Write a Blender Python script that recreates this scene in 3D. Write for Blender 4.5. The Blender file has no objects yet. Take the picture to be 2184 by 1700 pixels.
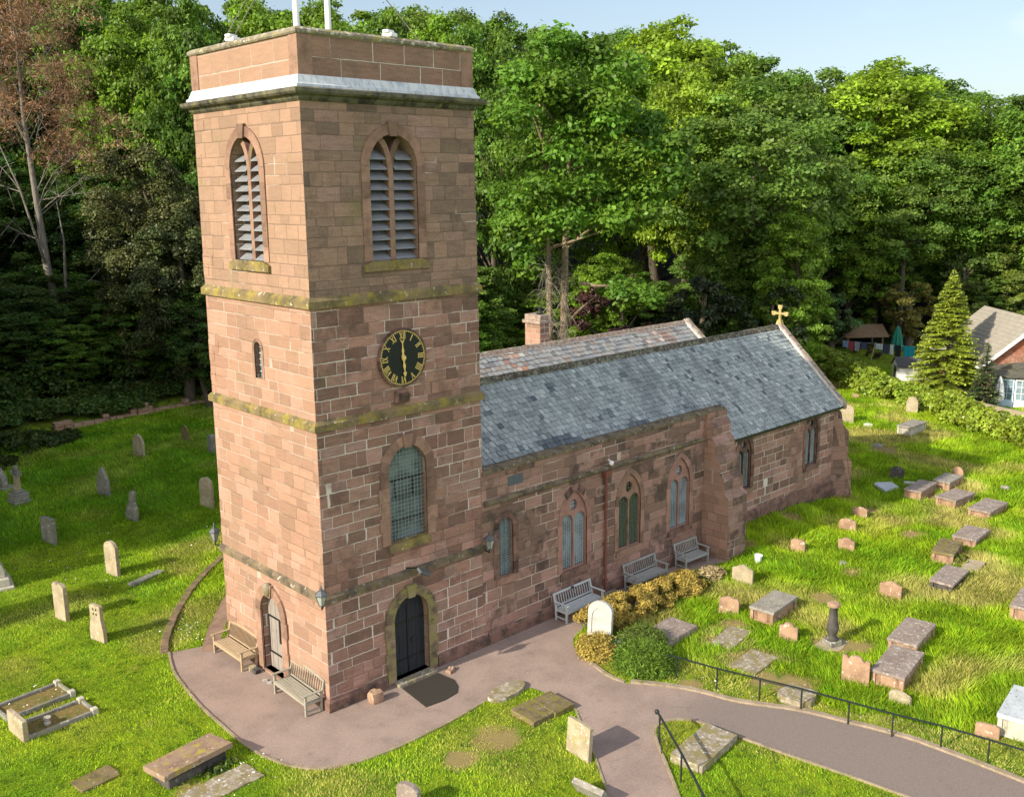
import bpy, bmesh, math, random
import numpy as np
from mathutils import Vector, Matrix
R_ = math.radians
random.seed(7)
scene = bpy.context.scene
COL = scene.collection

# ------------------------------------------------------------------ camera
cam_d = bpy.data.cameras.new('camera'); cam = bpy.data.objects.new('camera', cam_d); COL.objects.link(cam)
CAM = np.array([-13.8326, -22.3772, 14.5954]); YAW, PITCH, ROLL, FPX = .8147, -.2091, -.0101, 2101.7
_F = np.array([math.cos(PITCH)*math.cos(YAW), math.cos(PITCH)*math.sin(YAW), math.sin(PITCH)])
_r = np.array([math.sin(YAW), -math.cos(YAW), 0.]); _u = np.cross(_r, _F)
_r, _u = math.cos(ROLL)*_r + math.sin(ROLL)*_u, -math.sin(ROLL)*_r + math.cos(ROLL)*_u
cam.matrix_world = Matrix(((_r[0], _u[0], -_F[0], CAM[0]), (_r[1], _u[1], -_F[1], CAM[1]), (_r[2], _u[2], -_F[2], CAM[2]), (0, 0, 0, 1)))
cam_d.sensor_fit = 'HORIZONTAL'; cam_d.sensor_width = 36; cam_d.lens = 36*FPX/2184; cam_d.clip_end = 3000; cam_d.clip_start = .3
scene.camera = cam

# ------------------------------------------------------------------ light
SUN_TO = Vector((-1.86, .165, 1.0)).normalized()
EL = math.asin(SUN_TO.z); AZ = math.atan2(SUN_TO.x, SUN_TO.y)
world = bpy.data.worlds.new('World'); scene.world = world; world.use_nodes = True
wn = world.node_tree; bg = wn.nodes['Background']
sky = wn.nodes.new('ShaderNodeTexSky'); sky.sky_type = 'NISHITA'; sky.sun_disc = False
sky.sun_elevation = EL; sky.sun_rotation = AZ; sky.air_density = 1.0; sky.dust_density = 1.8; sky.ozone_density = 1.0
# unseen cloud added in the south to light the shaded walls, thin wisps elsewhere
tcw = wn.nodes.new('ShaderNodeTexCoord'); nzw = wn.nodes.new('ShaderNodeTexNoise'); nzw.inputs['Scale'].default_value = 2.2; nzw.inputs['Detail'].default_value = 6; nzw.inputs['Roughness'].default_value = .6
mpw = wn.nodes.new('ShaderNodeMapping'); mpw.inputs['Scale'].default_value = (1, 1, 3.0); wn.links.new(tcw.outputs['Generated'], mpw.inputs[0]); wn.links.new(mpw.outputs[0], nzw.inputs['Vector'])
dtw = wn.nodes.new('ShaderNodeVectorMath'); dtw.operation = 'DOT_PRODUCT'; wn.links.new(tcw.outputs['Generated'], dtw.inputs[0]); dtw.inputs[1].default_value = (.10, -.99, -.12)
def mrw(src, a, b, lo=0., hi=1.):
    m = wn.nodes.new('ShaderNodeMapRange'); m.interpolation_type = 'SMOOTHSTEP'; wn.links.new(src, m.inputs[0])
    for i, v in enumerate((a, b, lo, hi)): m.inputs[1+i].default_value = v
    return m.outputs[0]
cov = wn.nodes.new('ShaderNodeMath'); cov.operation = 'MULTIPLY_ADD'; wn.links.new(mrw(dtw.outputs['Value'], .0, .8), cov.inputs[0]); cov.inputs[1].default_value = .30; wn.links.new(nzw.outputs[0], cov.inputs[2])
cm = mrw(cov.outputs[0], .50, .82, .12, 1.); mxw = wn.nodes.new('ShaderNodeMix'); mxw.data_type = 'RGBA'; wn.links.new(cm, mxw.inputs[0]); wn.links.new(sky.outputs[0], mxw.inputs[6]); mxw.inputs[7].default_value = (8.2, 8.4, 8.8, 1)
wn.links.new(mxw.outputs[2], bg.inputs['Color']); bg.inputs['Strength'].default_value = .115
sun_d = bpy.data.lights.new('sun', 'SUN'); sun = bpy.data.objects.new('sun', sun_d); COL.objects.link(sun)
sun_d.energy = 4.7; sun_d.angle = R_(.53); sun_d.color = (1, .90, .72)
sun.rotation_euler = SUN_TO.to_track_quat('Z', 'Y').to_euler(); sun.location = (-60, 10, 60)
scene.view_settings.view_transform = 'Standard'; scene.view_settings.look = 'None'; scene.view_settings.gamma = 1
scene.view_settings.exposure = .52
scene.cycles.max_bounces = 6; scene.cycles.diffuse_bounces = 3; scene.cycles.transmission_bounces = 4; scene.cycles.transparent_max_bounces = 4

# ------------------------------------------------------------------ helpers
def tag(o, label=None, cat=None, group=None, kind=None):
    if label: o['label'] = label
    if cat: o['category'] = cat
    if group: o['group'] = group
    if kind: o['kind'] = kind
    return o
def thing(name, label, cat, loc=(0, 0, 0), rz=0, group=None):
    o = bpy.data.objects.new(name, None); COL.objects.link(o); o.empty_display_size = .2
    o.location = loc; o.rotation_euler = (0, 0, rz); return tag(o, label, cat, group)
class MB:
    def __init__(s): s.v = []; s.f = []; s.c = []
    def add(s, vs, fs, c=.5):
        n = len(s.v); s.v += [tuple(p) for p in vs]; s.f += [tuple(i+n for i in f) for f in fs]; s.c += [c]*len(fs); return s
    def box(s, x0, x1, y0, y1, z0, z1, c=.5, M=None):
        vs = [Vector(p) for p in ((x0,y0,z0),(x1,y0,z0),(x1,y1,z0),(x0,y1,z0),(x0,y0,z1),(x1,y0,z1),(x1,y1,z1),(x0,y1,z1))]
        if M: vs = [M @ p for p in vs]
        return s.add(vs, [(0,3,2,1),(4,5,6,7),(0,1,5,4),(1,2,6,5),(2,3,7,6),(3,0,4,7)], c)
    def bar(s, a, b, w, h=None, c=.5, up=(0, 0, 1)):      # rectangular bar from a to b
        a, b = Vector(a), Vector(b); h = h or w; d = (b-a); L = d.length; d.normalize(); up = Vector(up)
        if abs(d.dot(up)) > .99: up = Vector((1, 0, 0))
        x = d.cross(up).normalized(); y = x.cross(d)
        M = Matrix(((d.x, x.x, y.x, a.x), (d.y, x.y, y.y, a.y), (d.z, x.z, y.z, a.z), (0, 0, 0, 1)))
        return s.box(0, L, -w/2, w/2, -h/2, h/2, c, M)
    def prism(s, poly, y0, y1, axis='y', c=.5, M=None):   # poly of (x,z) extruded along y; axis 'z': (x,y) extruded up; 'x': (y,z) along x
        n = len(poly)
        mk = {'y': lambda p, t: Vector((p[0], t, p[1])), 'z': lambda p, t: Vector((p[0], p[1], t)), 'x': lambda p, t: Vector((t, p[0], p[1]))}[axis]
        vs = [mk(p, y0) for p in poly] + [mk(p, y1) for p in poly]
        if M: vs = [M @ p for p in vs]
        return s.add(vs, [tuple(range(n)), tuple(range(2*n-1, n-1, -1))] + [(i, i+n, (i+1) % n+n, (i+1) % n) for i in range(n)], c)
    def tube(s, pts, rad, n=8, c=.5, cap=True):
        pts = [Vector(p) for p in pts]; rad = rad if isinstance(rad, (list, tuple)) else [rad]*len(pts)
        vs = []; ref = None
        for i, p in enumerate(pts):
            d = (pts[min(i+1, len(pts)-1)] - pts[max(i-1, 0)]).normalized()
            if ref is None: ref = d.orthogonal().normalized()
            x = (ref - d*ref.dot(d)); x = x.normalized() if x.length > 1e-6 else d.orthogonal().normalized(); ref = x; y = d.cross(x)
            vs += [p + (x*math.cos(2*math.pi*k/n) + y*math.sin(2*math.pi*k/n))*rad[i] for k in range(n)]
        fs = [(i*n+k, i*n+(k+1) % n, (i+1)*n+(k+1) % n, (i+1)*n+k) for i in range(len(pts)-1) for k in range(n)]
        if cap: fs += [tuple(range(n-1, -1, -1)), tuple(range((len(pts)-1)*n, len(pts)*n))]
        return s.add(vs, fs, c)
    def lathe(s, prof, n=12, cx=0, cy=0, c=.5, ph=0):
        vs = [(cx+r*math.cos(2*math.pi*k/n+ph), cy+r*math.sin(2*math.pi*k/n+ph), z) for r, z in prof for k in range(n)]
        m = len(prof)
        fs = [(i*n+k, i*n+(k+1) % n, (i+1)*n+(k+1) % n, (i+1)*n+k) for i in range(m-1) for k in range(n)]
        fs += [tuple(range(n-1, -1, -1)), tuple(range((m-1)*n, m*n))]
        return s.add(vs, fs, c)
    def ring(s, prof, x0, x1, y0, y1, closed=False, c=.5):   # profile (out, z) swept round a rectangle with mitred corners
        vs = []
        for o, z in prof: vs += [(x0-o, y0-o, z), (x1+o, y0-o, z), (x1+o, y1+o, z), (x0-o, y1+o, z)]
        m = len(prof); fs = []
        for i in range(m if closed else m-1):
            j = (i+1) % m
            fs += [(i*4+k, i*4+(k+1) % 4, j*4+(k+1) % 4, j*4+k) for k in range(4)]
        if not closed: fs += [(3, 2, 1, 0), tuple((m-1)*4+k for k in range(4))]
        return s.add(vs, fs, c)
    def mesh(s, name, recalc=True, bevel=0, seg=1, smooth=False):
        me = bpy.data.meshes.new(name); me.from_pydata(s.v, [], s.f)
        if any(abs(c-.5) > 1e-6 for c in s.c):
            at = me.attributes.new('tint', 'FLOAT', 'FACE'); at.data.foreach_set('value', np.array(s.c, 'f'))
        if recalc or bevel:
            bm = bmesh.new(); bm.from_mesh(me)
            if recalc: bmesh.ops.recalc_face_normals(bm, faces=bm.faces)
            if bevel:
                es = [e for e in bm.edges if len(e.link_faces) == 2 and e.calc_face_angle(0) > .5]
                bmesh.ops.bevel(bm, geom=es, offset=bevel, segments=seg, affect='EDGES', profile=.6)
            bm.to_mesh(me); bm.free()
        if smooth: me.polygons.foreach_set('use_smooth', [True]*len(me.polygons))
        return me
    def build(s, name, mat, parent=None, loc=(0, 0, 0), rot=(0, 0, 0), **k):
        me = s.mesh(name, **k); me.materials.append(mat); return place(name, me, parent, loc, rot)
def place(name, me, parent=None, loc=(0, 0, 0), rot=(0, 0, 0)):
    o = bpy.data.objects.new(name, me); COL.objects.link(o); o.location = loc; o.rotation_euler = rot
    if parent: o.parent = parent
    return o
def cut(o, cutter):
    c = place('cutter', cutter.mesh('cutter')); m = o.modifiers.new('cut', 'BOOLEAN'); m.object = c; m.operation = 'DIFFERENCE'; m.solver = 'EXACT'
    bpy.context.view_layer.update(); dg = bpy.context.evaluated_depsgraph_get()
    me = bpy.data.meshes.new_from_object(o.evaluated_get(dg)); o.modifiers.clear(); old = o.data; o.data = me; me.name = old.name
    bpy.data.meshes.remove(old); cm = c.data; bpy.data.objects.remove(c); bpy.data.meshes.remove(cm); return o
def npmesh(name, verts, nper, cols=None, mat=None, uvn=None):     # verts (N*nper,3): N polygons of nper corners
    n = len(verts)//nper; me = bpy.data.meshes.new(name)
    me.vertices.add(len(verts)); me.vertices.foreach_set('co', np.asarray(verts, 'f').ravel())
    me.loops.add(len(verts)); me.loops.foreach_set('vertex_index', np.arange(len(verts), dtype='i'))
    me.polygons.add(n); me.polygons.foreach_set('loop_start', np.arange(0, len(verts), nper, dtype='i'))
    try: me.polygons.foreach_set('loop_total', np.full(n, nper, 'i'))
    except Exception: pass
    if cols is not None:
        at = me.attributes.new('tint', 'FLOAT_VECTOR', 'FACE'); at.data.foreach_set('vector', np.asarray(cols, 'f').ravel())
    me.update(calc_edges=True)
    if mat: me.materials.append(mat)
    return me
def sstep(a, b, x):
    t = np.clip((x-a)/(b-a), 0, 1); return t*t*(3-2*t)
def H(x, y):      # ground height
    x = np.asarray(x, float); y = np.asarray(y, float)
    w = (x-CAM[0])*math.cos(YAW) + (y-CAM[1])*math.sin(YAW)
    h = .5*sstep(18.6, 20.6, x)*(1-sstep(22.5, 29, x))*np.exp(-((y-.4)/1.6)**2)
    return h + 9*sstep(84, 128, w) + .7*sstep(40.5, 43, y-.05*x)*sstep(30, 20, x)
def at_depth(px, w):      # ground point w metres ahead of the viewpoint
    k = (px-1092)/FPX/math.cos(PITCH)
    x = CAM[0] + w*(math.cos(YAW) + k*math.sin(YAW)); y = CAM[1] + w*(math.sin(YAW) - k*math.cos(YAW)); return x, y
def inpoly(P, X, Y):
    r = np.zeros(X.shape, bool); n = len(P); j = n-1
    for i in range(n):
        xi, yi = P[i]; xj, yj = P[j]
        r ^= ((yi > Y) != (yj > Y)) & (X < (xj-xi)*(Y-yi)/(yj-yi+1e-12)+xi); j = i
    return r

# ------------------------------------------------------------------ materials
class NT:
    def __init__(s, name):
        s.m = bpy.data.materials.new(name); s.m.use_nodes = True; s.t = s.m.node_tree; s.b = s.t.nodes['Principled BSDF']
        s.out = s.t.nodes['Material Output']
    def n(s, typ, **k):
        nd = s.t.nodes.new('ShaderNode'+typ)
        for a, v in k.items(): setattr(nd, a, v)
        return nd
    def L(s, a, b): s.t.links.new(a, b)
    def put(s, sock, v):
        if hasattr(v, 'is_output') or isinstance(v, bpy.types.NodeSocket): s.L(v, sock)
        else: sock.default_value = v
    def m_(s, op, a, b=0., c=None, clamp=False):
        nd = s.n('Math', operation=op, use_clamp=clamp); s.put(nd.inputs[0], a); s.put(nd.inputs[1], b)
        if c is not None: s.put(nd.inputs[2], c)
        return nd.outputs[0]
    def ss(s, x, a, b):       # smoothstep
        nd = s.n('MapRange', interpolation_type='SMOOTHSTEP'); s.put(nd.inputs[0], x); nd.inputs[1].default_value = a; nd.inputs[2].default_value = b; return nd.outputs[0]
    def mix(s, f, a, b, mode='MIX'):
        nd = s.n('Mix', data_type='RGBA', blend_type=mode); s.put(nd.inputs[0], f)
        for i, v in ((6, a), (7, b)): s.put(nd.inputs[i], v if not isinstance(v, tuple) else (*v[:3], 1))
        return nd.outputs[2]
    def noise(s, vec, sc, det=3, rough=.55, dim='3D', w=None):
        nd = s.n('TexNoise', noise_dimensions=dim)
        if vec is not None: s.L(vec, nd.inputs['Vector'])
        if w is not None: s.put(nd.inputs['W'], w)
        nd.inputs['Scale'].default_value = sc; nd.inputs['Detail'].default_value = det; nd.inputs['Roughness'].default_value = rough
        return nd.outputs[0]
    def obj(s): return s.n('TexCoord').outputs['Object']
    def pos(s): return s.n('NewGeometry').outputs['Position']
    def ramp(s, f, stops, interp='LINEAR'):
        nd = s.n('ValToRGB'); nd.color_ramp.interpolation = interp; el = nd.color_ramp.elements
        el[0].position, el[0].color = stops[0][0], (*stops[0][1], 1); el[1].position, el[1].color = stops[-1][0], (*stops[-1][1], 1)
        for p, c in stops[1:-1]: e = el.new(p); e.color = (*c, 1)
        s.put(nd.inputs[0], f); return nd.outputs[0]
    def fin(s, col, rough=.85, bump=None, dist=.01, strength=1., spec=.3):
        s.put(s.b.inputs['Base Color'], col if not isinstance(col, tuple) else (*col[:3], 1)); s.put(s.b.inputs['Roughness'], rough)
        s.b.inputs['Specular IOR Level'].default_value = spec
        if bump is not None:
            bn = s.n('Bump'); bn.inputs['Strength'].default_value = strength; bn.inputs['Distance'].default_value = dist
            s.L(bump, bn.inputs['Height']); s.L(bn.outputs[0], s.b.inputs['Normal'])
        return s.m

def masonry(name, h=.33, w=.62, pal=None, white=(.48, .56), mcol=(.62, .56, .50), soot=.4, moss=.25, warm=1.):
    t = NT(name); p = t.pos(); sx = t.n('SeparateXYZ'); t.L(p, sx.inputs[0]); nn = t.n('SeparateXYZ'); g = t.n('NewGeometry'); t.L(g.outputs['True Normal'], nn.inputs[0])
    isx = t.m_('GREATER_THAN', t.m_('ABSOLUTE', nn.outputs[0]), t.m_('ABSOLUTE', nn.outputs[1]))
    mu = t.n('Mix', data_type='FLOAT'); t.L(isx, mu.inputs[0]); t.L(sx.outputs[0], mu.inputs[2]); t.L(sx.outputs[1], mu.inputs[3]); u = mu.outputs[0]
    u = t.m_('MULTIPLY_ADD', isx, 31.7, u); v = sx.outputs[2]
    fine = t.noise(p, 7, 2)
    wob = t.m_('MULTIPLY', t.m_('SUBTRACT', fine, .5), .035)
    v1 = t.m_('ADD', t.m_('DIVIDE', t.m_('ADD', v, wob), h), t.m_('MULTIPLY', t.noise(None, 1.1, 1, dim='1D', w=t.m_('MULTIPLY_ADD', isx, 9.3, v)), 1.1))
    row = t.m_('FLOOR', v1); fv = t.m_('FRACT', v1)
    wn_ = t.n('TexWhiteNoise', noise_dimensions='1D'); t.L(row, wn_.inputs['W']); r1 = wn_.outputs[0]
    wn2 = t.n('TexWhiteNoise', noise_dimensions='1D'); t.L(t.m_('ADD', row, 57.3), wn2.inputs['W'])
    u1 = t.m_('ADD', t.m_('MULTIPLY', t.m_('DIVIDE', t.m_('ADD', u, wob), w), t.m_('MULTIPLY_ADD', wn2.outputs[0], .55, .72)), t.m_('MULTIPLY', r1, 17.))
    u2 = t.m_('ADD', u1, t.m_('MULTIPLY', t.noise(None, .9, 1, dim='1D', w=t.m_('MULTIPLY_ADD', row, 7.31, u1)), 1.05))
    colm = t.m_('FLOOR', u2); fu = t.m_('FRACT', u2)
    cb = t.n('CombineXYZ'); t.L(colm, cb.inputs[0]); t.L(row, cb.inputs[1]); wid = t.n('TexWhiteNoise', noise_dimensions='2D'); t.L(cb.outputs[0], wid.inputs['Vector'])
    sid = t.n('SeparateColor'); t.L(wid.outputs['Color'], sid.inputs[0])
    du = t.m_('MULTIPLY', t.m_('MINIMUM', fu, t.m_('SUBTRACT', 1., fu)), w); dv = t.m_('MULTIPLY', t.m_('MINIMUM', fv, t.m_('SUBTRACT', 1., fv)), h)
    d = t.m_('MINIMUM', du, dv); mort = t.m_('SUBTRACT', 1., t.ss(t.m_('ADD', d, t.m_('MULTIPLY', t.m_('SUBTRACT', t.noise(p, 16, 3), .5), .016)), .006, .015))
    pal = pal or [(0, (.115, .072, .058)), (.16, (.20, .118, .088)), (.4, (.27, .155, .112)), (.62, (.33, .185, .135)), (.8, (.37, .215, .17)), (.92, (.38, .24, .21)), (1, (.25, .17, .125))]
    c = t.ramp(wid.outputs['Value'], pal)
    big = t.noise(p, .45, 4, .6); c = t.mix(t.ss(big, .35, .7), c, t.mix(.5, c, (.235, .168, .135)))
    grain = t.noise(p, 26, 4, .7); c = t.mix(1., c, t.ramp(grain, [(.25, (.7, .7, .7)), (.75, (1.25, 1.22, 1.2))]), 'MULTIPLY')
    # bedding streaks inside the blocks
    sv = t.n('Mapping'); sv.inputs['Scale'].default_value = (2.2, 2.2, 15); t.L(p, sv.inputs[0])
    ad = t.n('VectorMath', operation='ADD'); t.L(sv.outputs[0], ad.inputs[0]); t.L(wid.outputs['Color'], ad.inputs[1]); bed = t.noise(ad.outputs[0], 1., 3)
    c = t.mix(1., c, t.ramp(bed, [(.3, (.84, .82, .8)), (.7, (1.12, 1.1, 1.08))]), 'MULTIPLY')
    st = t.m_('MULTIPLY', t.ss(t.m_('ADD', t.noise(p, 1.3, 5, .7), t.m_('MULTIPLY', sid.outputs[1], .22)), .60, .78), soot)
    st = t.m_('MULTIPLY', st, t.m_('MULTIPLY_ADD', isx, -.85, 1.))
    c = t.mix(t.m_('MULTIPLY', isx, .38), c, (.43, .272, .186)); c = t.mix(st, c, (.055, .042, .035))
    ms = t.m_('MULTIPLY', t.ss(t.noise(p, .9, 5, .7), .56, .72), moss); c = t.mix(ms, c, (.20, .18, .07))
    wm = t.ss(t.m_('ADD', t.noise(p, .38, 2, .5), t.m_('MULTIPLY', t.noise(p, 2.2, 2), .16)), white[0]+.06, white[1]+.06)
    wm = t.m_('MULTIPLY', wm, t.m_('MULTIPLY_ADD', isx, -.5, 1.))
    mc = t.mix(wm, t.mix(.45, c, (.09, .07, .055)), mcol)
    c = t.mix(mort, c, mc)
    hgt = t.m_('ADD', t.m_('MULTIPLY', t.ss(d, .0, .03), .8), t.m_('ADD', t.m_('MULTIPLY', grain, .25), t.m_('MULTIPLY', sid.outputs[2], .5)))
    return t.fin(c, .92, hgt, .014, .8, .2)

def stone(name, base, dark=None, lichen=None, amount=.3, pale=None, pamount=.2, sc=1., rough=.9, local=True, blocks=0., soft=0.):
    t = NT(name); p = t.obj() if local else t.pos()
    if local:
        oi = t.n('ObjectInfo'); a = t.n('VectorMath', operation='ADD'); cb = t.n('CombineXYZ'); t.L(t.m_('MULTIPLY', oi.outputs['Random'], 40.), cb.inputs[0]); t.L(p, a.inputs[0]); t.L(cb.outputs[0], a.inputs[1]); p = a.outputs[0]
    dark = dark or tuple(x*.5 for x in base)
    c = t.mix(t.ss(t.noise(p, 2.2*sc, 5, .65), .38, .68), base, dark)
    g = t.noise(p, 38*sc, 4, .7); c = t.mix(1., c, t.ramp(g, [(.25, (.72, .72, .72)), (.75, (1.24, 1.24, 1.24))]), 'MULTIPLY')
    if blocks: c = t.mix(1., c, t.ramp(t.n('NewGeometry').outputs['Random Per Island'], [(0, (1-blocks, 1-blocks, 1-blocks)), (.5, (1, .97, .95)), (1, (1+blocks*.6, 1+blocks*.55, 1+blocks*.5))]), 'MULTIPLY')
    if pale: c = t.mix(t.m_('MULTIPLY', t.ss(t.noise(p, 7*sc, 4, .7), .62-pamount*.25, .66), .9), c, pale)
    if lichen: c = t.mix(t.m_('MULTIPLY', t.ss(t.noise(p, 3.1*sc, 7, .72), .62-amount*.36, .62-amount*.36+.10+soft), .85-soft), c, lichen)
    hb = t.m_('ADD', g, t.m_('MULTIPLY', t.noise(p, 5*sc, 3), 1.5))
    return t.fin(c, rough, hb, .008, .7, .2)
def plain(name, col, rough=.6, metal=0, var=.25, sc=14, spec=.4):
    t = NT(name); p = t.obj(); g = t.noise(p, sc, 4, .65)
    c = t.mix(1., (*col,), t.ramp(g, [(.25, (1-var,)*3), (.75, (1+var,)*3)]), 'MULTIPLY'); t.b.inputs['Metallic'].default_value = metal
    return t.fin(c, rough, g, .003, .35, spec)
def wood(name, a, b, ax='X', sc=6):
    t = NT(name); p = t.obj(); mp = t.n('Mapping'); mp.inputs['Scale'].default_value = {'X': (sc*.25, sc*5, sc*5), 'Z': (sc*5, sc*5, sc*.25)}[ax]; t.L(p, mp.inputs[0])
    n1 = t.noise(mp.outputs[0], 1, 5, .7); c = t.mix(t.ss(n1, .3, .7), a, b); c = t.mix(t.m_('MULTIPLY', t.ss(t.noise(p, 2.5, 3), .5, .75), .35), c, tuple(x*.55 for x in a))
    return t.fin(c, .75, n1, .004, .6, .3)
def leafmat(name, trans=.35, yellow=(.20, .20, .02), gain=1., rough=.5, spec=.35):
    t = NT(name); oi = t.n('ObjectInfo'); at = t.n('Attribute', attribute_name='tint'); s3 = t.n('SeparateXYZ'); t.L(at.outputs['Vector'], s3.inputs[0])
    k = t.m_('MULTIPLY', t.m_('MULTIPLY_ADD', s3.outputs[0], 1.0, .5), gain)
    c = t.mix(t.m_('MULTIPLY', s3.outputs[1], .38), oi.outputs['Color'], yellow)
    v = t.n('VectorMath', operation='SCALE'); t.L(c, v.inputs[0]); t.L(k, v.inputs['Scale'])
    t.fin(v.outputs[0], rough, None, spec=spec)
    tr = t.n('BsdfTranslucent'); tc = t.n('VectorMath', operation='MULTIPLY'); t.L(v.outputs[0], tc.inputs[0]); tc.inputs[1].default_value = (1.25, 1.15, .55); t.L(tc.outputs[0], tr.inputs[0])
    mx = t.n('MixShader'); mx.inputs[0].default_value = trans; t.L(t.b.outputs[0], mx.inputs[1]); t.L(tr.outputs[0], mx.inputs[2]); t.L(mx.outputs[0], t.out.inputs[0])
    return t.m
# ------------------------------------------------------------------ shared materials
M = {}
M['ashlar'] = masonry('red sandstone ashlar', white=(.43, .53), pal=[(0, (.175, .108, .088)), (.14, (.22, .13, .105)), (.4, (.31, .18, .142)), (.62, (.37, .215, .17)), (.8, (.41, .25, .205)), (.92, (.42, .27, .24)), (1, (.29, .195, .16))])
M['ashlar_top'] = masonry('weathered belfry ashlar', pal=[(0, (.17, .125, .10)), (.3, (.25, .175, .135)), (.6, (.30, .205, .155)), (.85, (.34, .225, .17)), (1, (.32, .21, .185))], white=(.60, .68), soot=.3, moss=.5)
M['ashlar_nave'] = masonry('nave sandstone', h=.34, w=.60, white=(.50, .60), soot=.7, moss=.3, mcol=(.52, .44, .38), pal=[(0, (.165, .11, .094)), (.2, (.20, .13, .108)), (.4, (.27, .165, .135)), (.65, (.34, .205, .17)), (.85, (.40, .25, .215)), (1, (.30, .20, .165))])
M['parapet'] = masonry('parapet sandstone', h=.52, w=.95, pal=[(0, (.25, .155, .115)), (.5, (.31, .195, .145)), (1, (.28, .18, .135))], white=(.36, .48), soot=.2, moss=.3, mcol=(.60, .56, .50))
M['trim'] = stone('dressed sandstone', (.31, .195, .148), (.20, .125, .095), (.20, .17, .07), .12, local=False, blocks=.4)
M['trim_dark'] = stone('sooty sandstone', (.21, .125, .10), (.07, .052, .045), (.16, .15, .07), .1, local=False, blocks=.5)
M['trim_pink'] = stone('renewed pink sandstone', (.345, .205, .168), (.27, .155, .13), None, local=False, blocks=.25)
M['string'] = stone('lichened string course', (.22, .165, .09), (.10, .085, .05), (.34, .275, .04), .50, (.5, .47, .4), .04, .6, local=False, soft=.14)
M['string_low'] = stone('sooty lichened string', (.20, .15, .105), (.075, .065, .05), (.24, .20, .06), .34, (.5, .47, .4), .04, .7, local=False, soft=.12)
M['door_trim'] = stone('mossy door surround', (.26, .20, .13), (.12, .095, .07), (.24, .215, .08), .42, local=False, blocks=.35)
M['cornice'] = stone('mossy cornice stone', (.15, .14, .105), (.035, .034, .03), (.20, .19, .07), .25, local=False)
M['coping'] = stone('lichened coping', (.27, .24, .18), (.14, .12, .085), (.30, .27, .10), .3, (.62, .6, .55), .35, local=False)
t = NT('whitened lead'); p = t.pos(); mp = t.n('Mapping'); mp.inputs['Scale'].default_value = (3.2, 3.2, .5); t.L(p, mp.inputs[0]); n1 = t.noise(mp.outputs[0], 2.2, 5, .7)
c = t.mix(t.ss(n1, .4, .72), (.60, .63, .66), (.30, .36, .44)); c = t.mix(t.m_('MULTIPLY', t.ss(t.noise(p, 3.5, 4, .7), .6, .7), .7), c, (.20, .23, .27)); M['lead'] = t.fin(c, .6, n1, .01, .6, .4)
M['lime'] = stone('lime fillet', (.62, .60, .57), (.42, .39, .36), local=False)
M['slate_solid'] = plain('slate stone', (.08, .10, .12), .55)
M['moss_ridge'] = stone('mossy ridge tile', (.10, .085, .07), (.05, .045, .035), (.22, .23, .16), .35, (.45, .45, .40), .08, 1.5, local=False)
M['pink_ridge'] = stone('pinkish ridge tile', (.36, .27, .22), (.20, .15, .12), (.42, .40, .33), .3, sc=2, local=False)
M['louvre'] = wood('silvered louvre boards', (.16, .17, .19), (.27, .28, .30))
M['black_iron'] = plain('black painted iron', (.012, .015, .016), .4)
M['gold'] = plain('gilded metal', (.86, .62, .24), .38, .55, .12)
M['clock_black'] = plain('black clock dial', (.008, .011, .016), .35, 0, .3, 3)
M['door_black'] = wood('black oak boards', (.014, .017, .022), (.03, .034, .042), 'Z')
M['door_grey'] = wood('weathered oak boards', (.20, .175, .16), (.34, .30, .27), 'Z')
M['white_paint'] = plain('white paint', (.78, .79, .8), .5, 0, .12)
M['rust_pipe'] = plain('rust red iron', (.17, .062, .042), .6)
M['chimneypot'] = plain('black clay pot', (.02, .02, .022), .5)
def glass_mat(name, c, rough=.18):
    t = NT(name); p = t.pos(); n1 = t.noise(p, 1.6, 3); n2 = t.noise(p, 9, 2); c = t.mix(t.ss(n1, .35, .65), c, tuple(x*2.4 for x in c)); t.b.inputs['IOR'].default_value = 1.5
    return t.fin(c, rough, n2, .004, .25, .6)
M['glass'] = glass_mat('leaded glass', (.085, .11, .115)); M['glass_blue'] = glass_mat('leaded blue glass', (.09, .13, .155), .25); M['glass_dark'] = glass_mat('dark leaded glass', (.012, .014, .012))
M['mesh_grey'] = plain('grey window mesh', (.24, .29, .31), .5, .3); M['mesh_green'] = plain('tarnished window mesh', (.11, .15, .10), .6); M['mesh_white'] = plain('pale lead cames', (.42, .45, .46), .5)
def slate_mat(name, stops, streak=.6):
    t = NT(name); p = t.pos(); at = t.n('Attribute', attribute_name='tint'); c = t.ramp(at.outputs['Fac'], stops)
    mp = t.n('Mapping'); mp.inputs['Scale'].default_value = (1.0, .22, .22); t.L(p, mp.inputs[0]); n1 = t.noise(mp.outputs[0], 1.1, 4, .65)
    c = t.mix(t.m_('MULTIPLY', t.ss(n1, .45, .72), streak), c, (.085, .10, .11))
    g = t.noise(p, 22, 4, .7); c = t.mix(1., c, t.ramp(g, [(.25, (.72,)*3), (.75, (1.3,)*3)]), 'MULTIPLY'); c = t.mix(t.m_('MULTIPLY', t.ss(t.noise(p, 11, 3, .7), .6, .7), .35), c, (.36, .40, .38))
    return t.fin(c, .55, g, .006, .5, .45)
M['slate'] = slate_mat('blue grey slate', [(0, (.075, .095, .12)), (.25, (.235, .272, .278)), (.7, (.37, .41, .41)), (1, (.50, .54, .53))])
M['slate_mixed'] = slate_mat('mixed purple and rust slate', [(0, (.15, .15, .155)), (.25, (.27, .285, .30)), (.55, (.33, .33, .32)), (.72, (.28, .225, .19)), (.82, (.22, .18, .165)), (.9, (.42, .20, .125)), (1, (.50, .49, .46))], .15)

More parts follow.
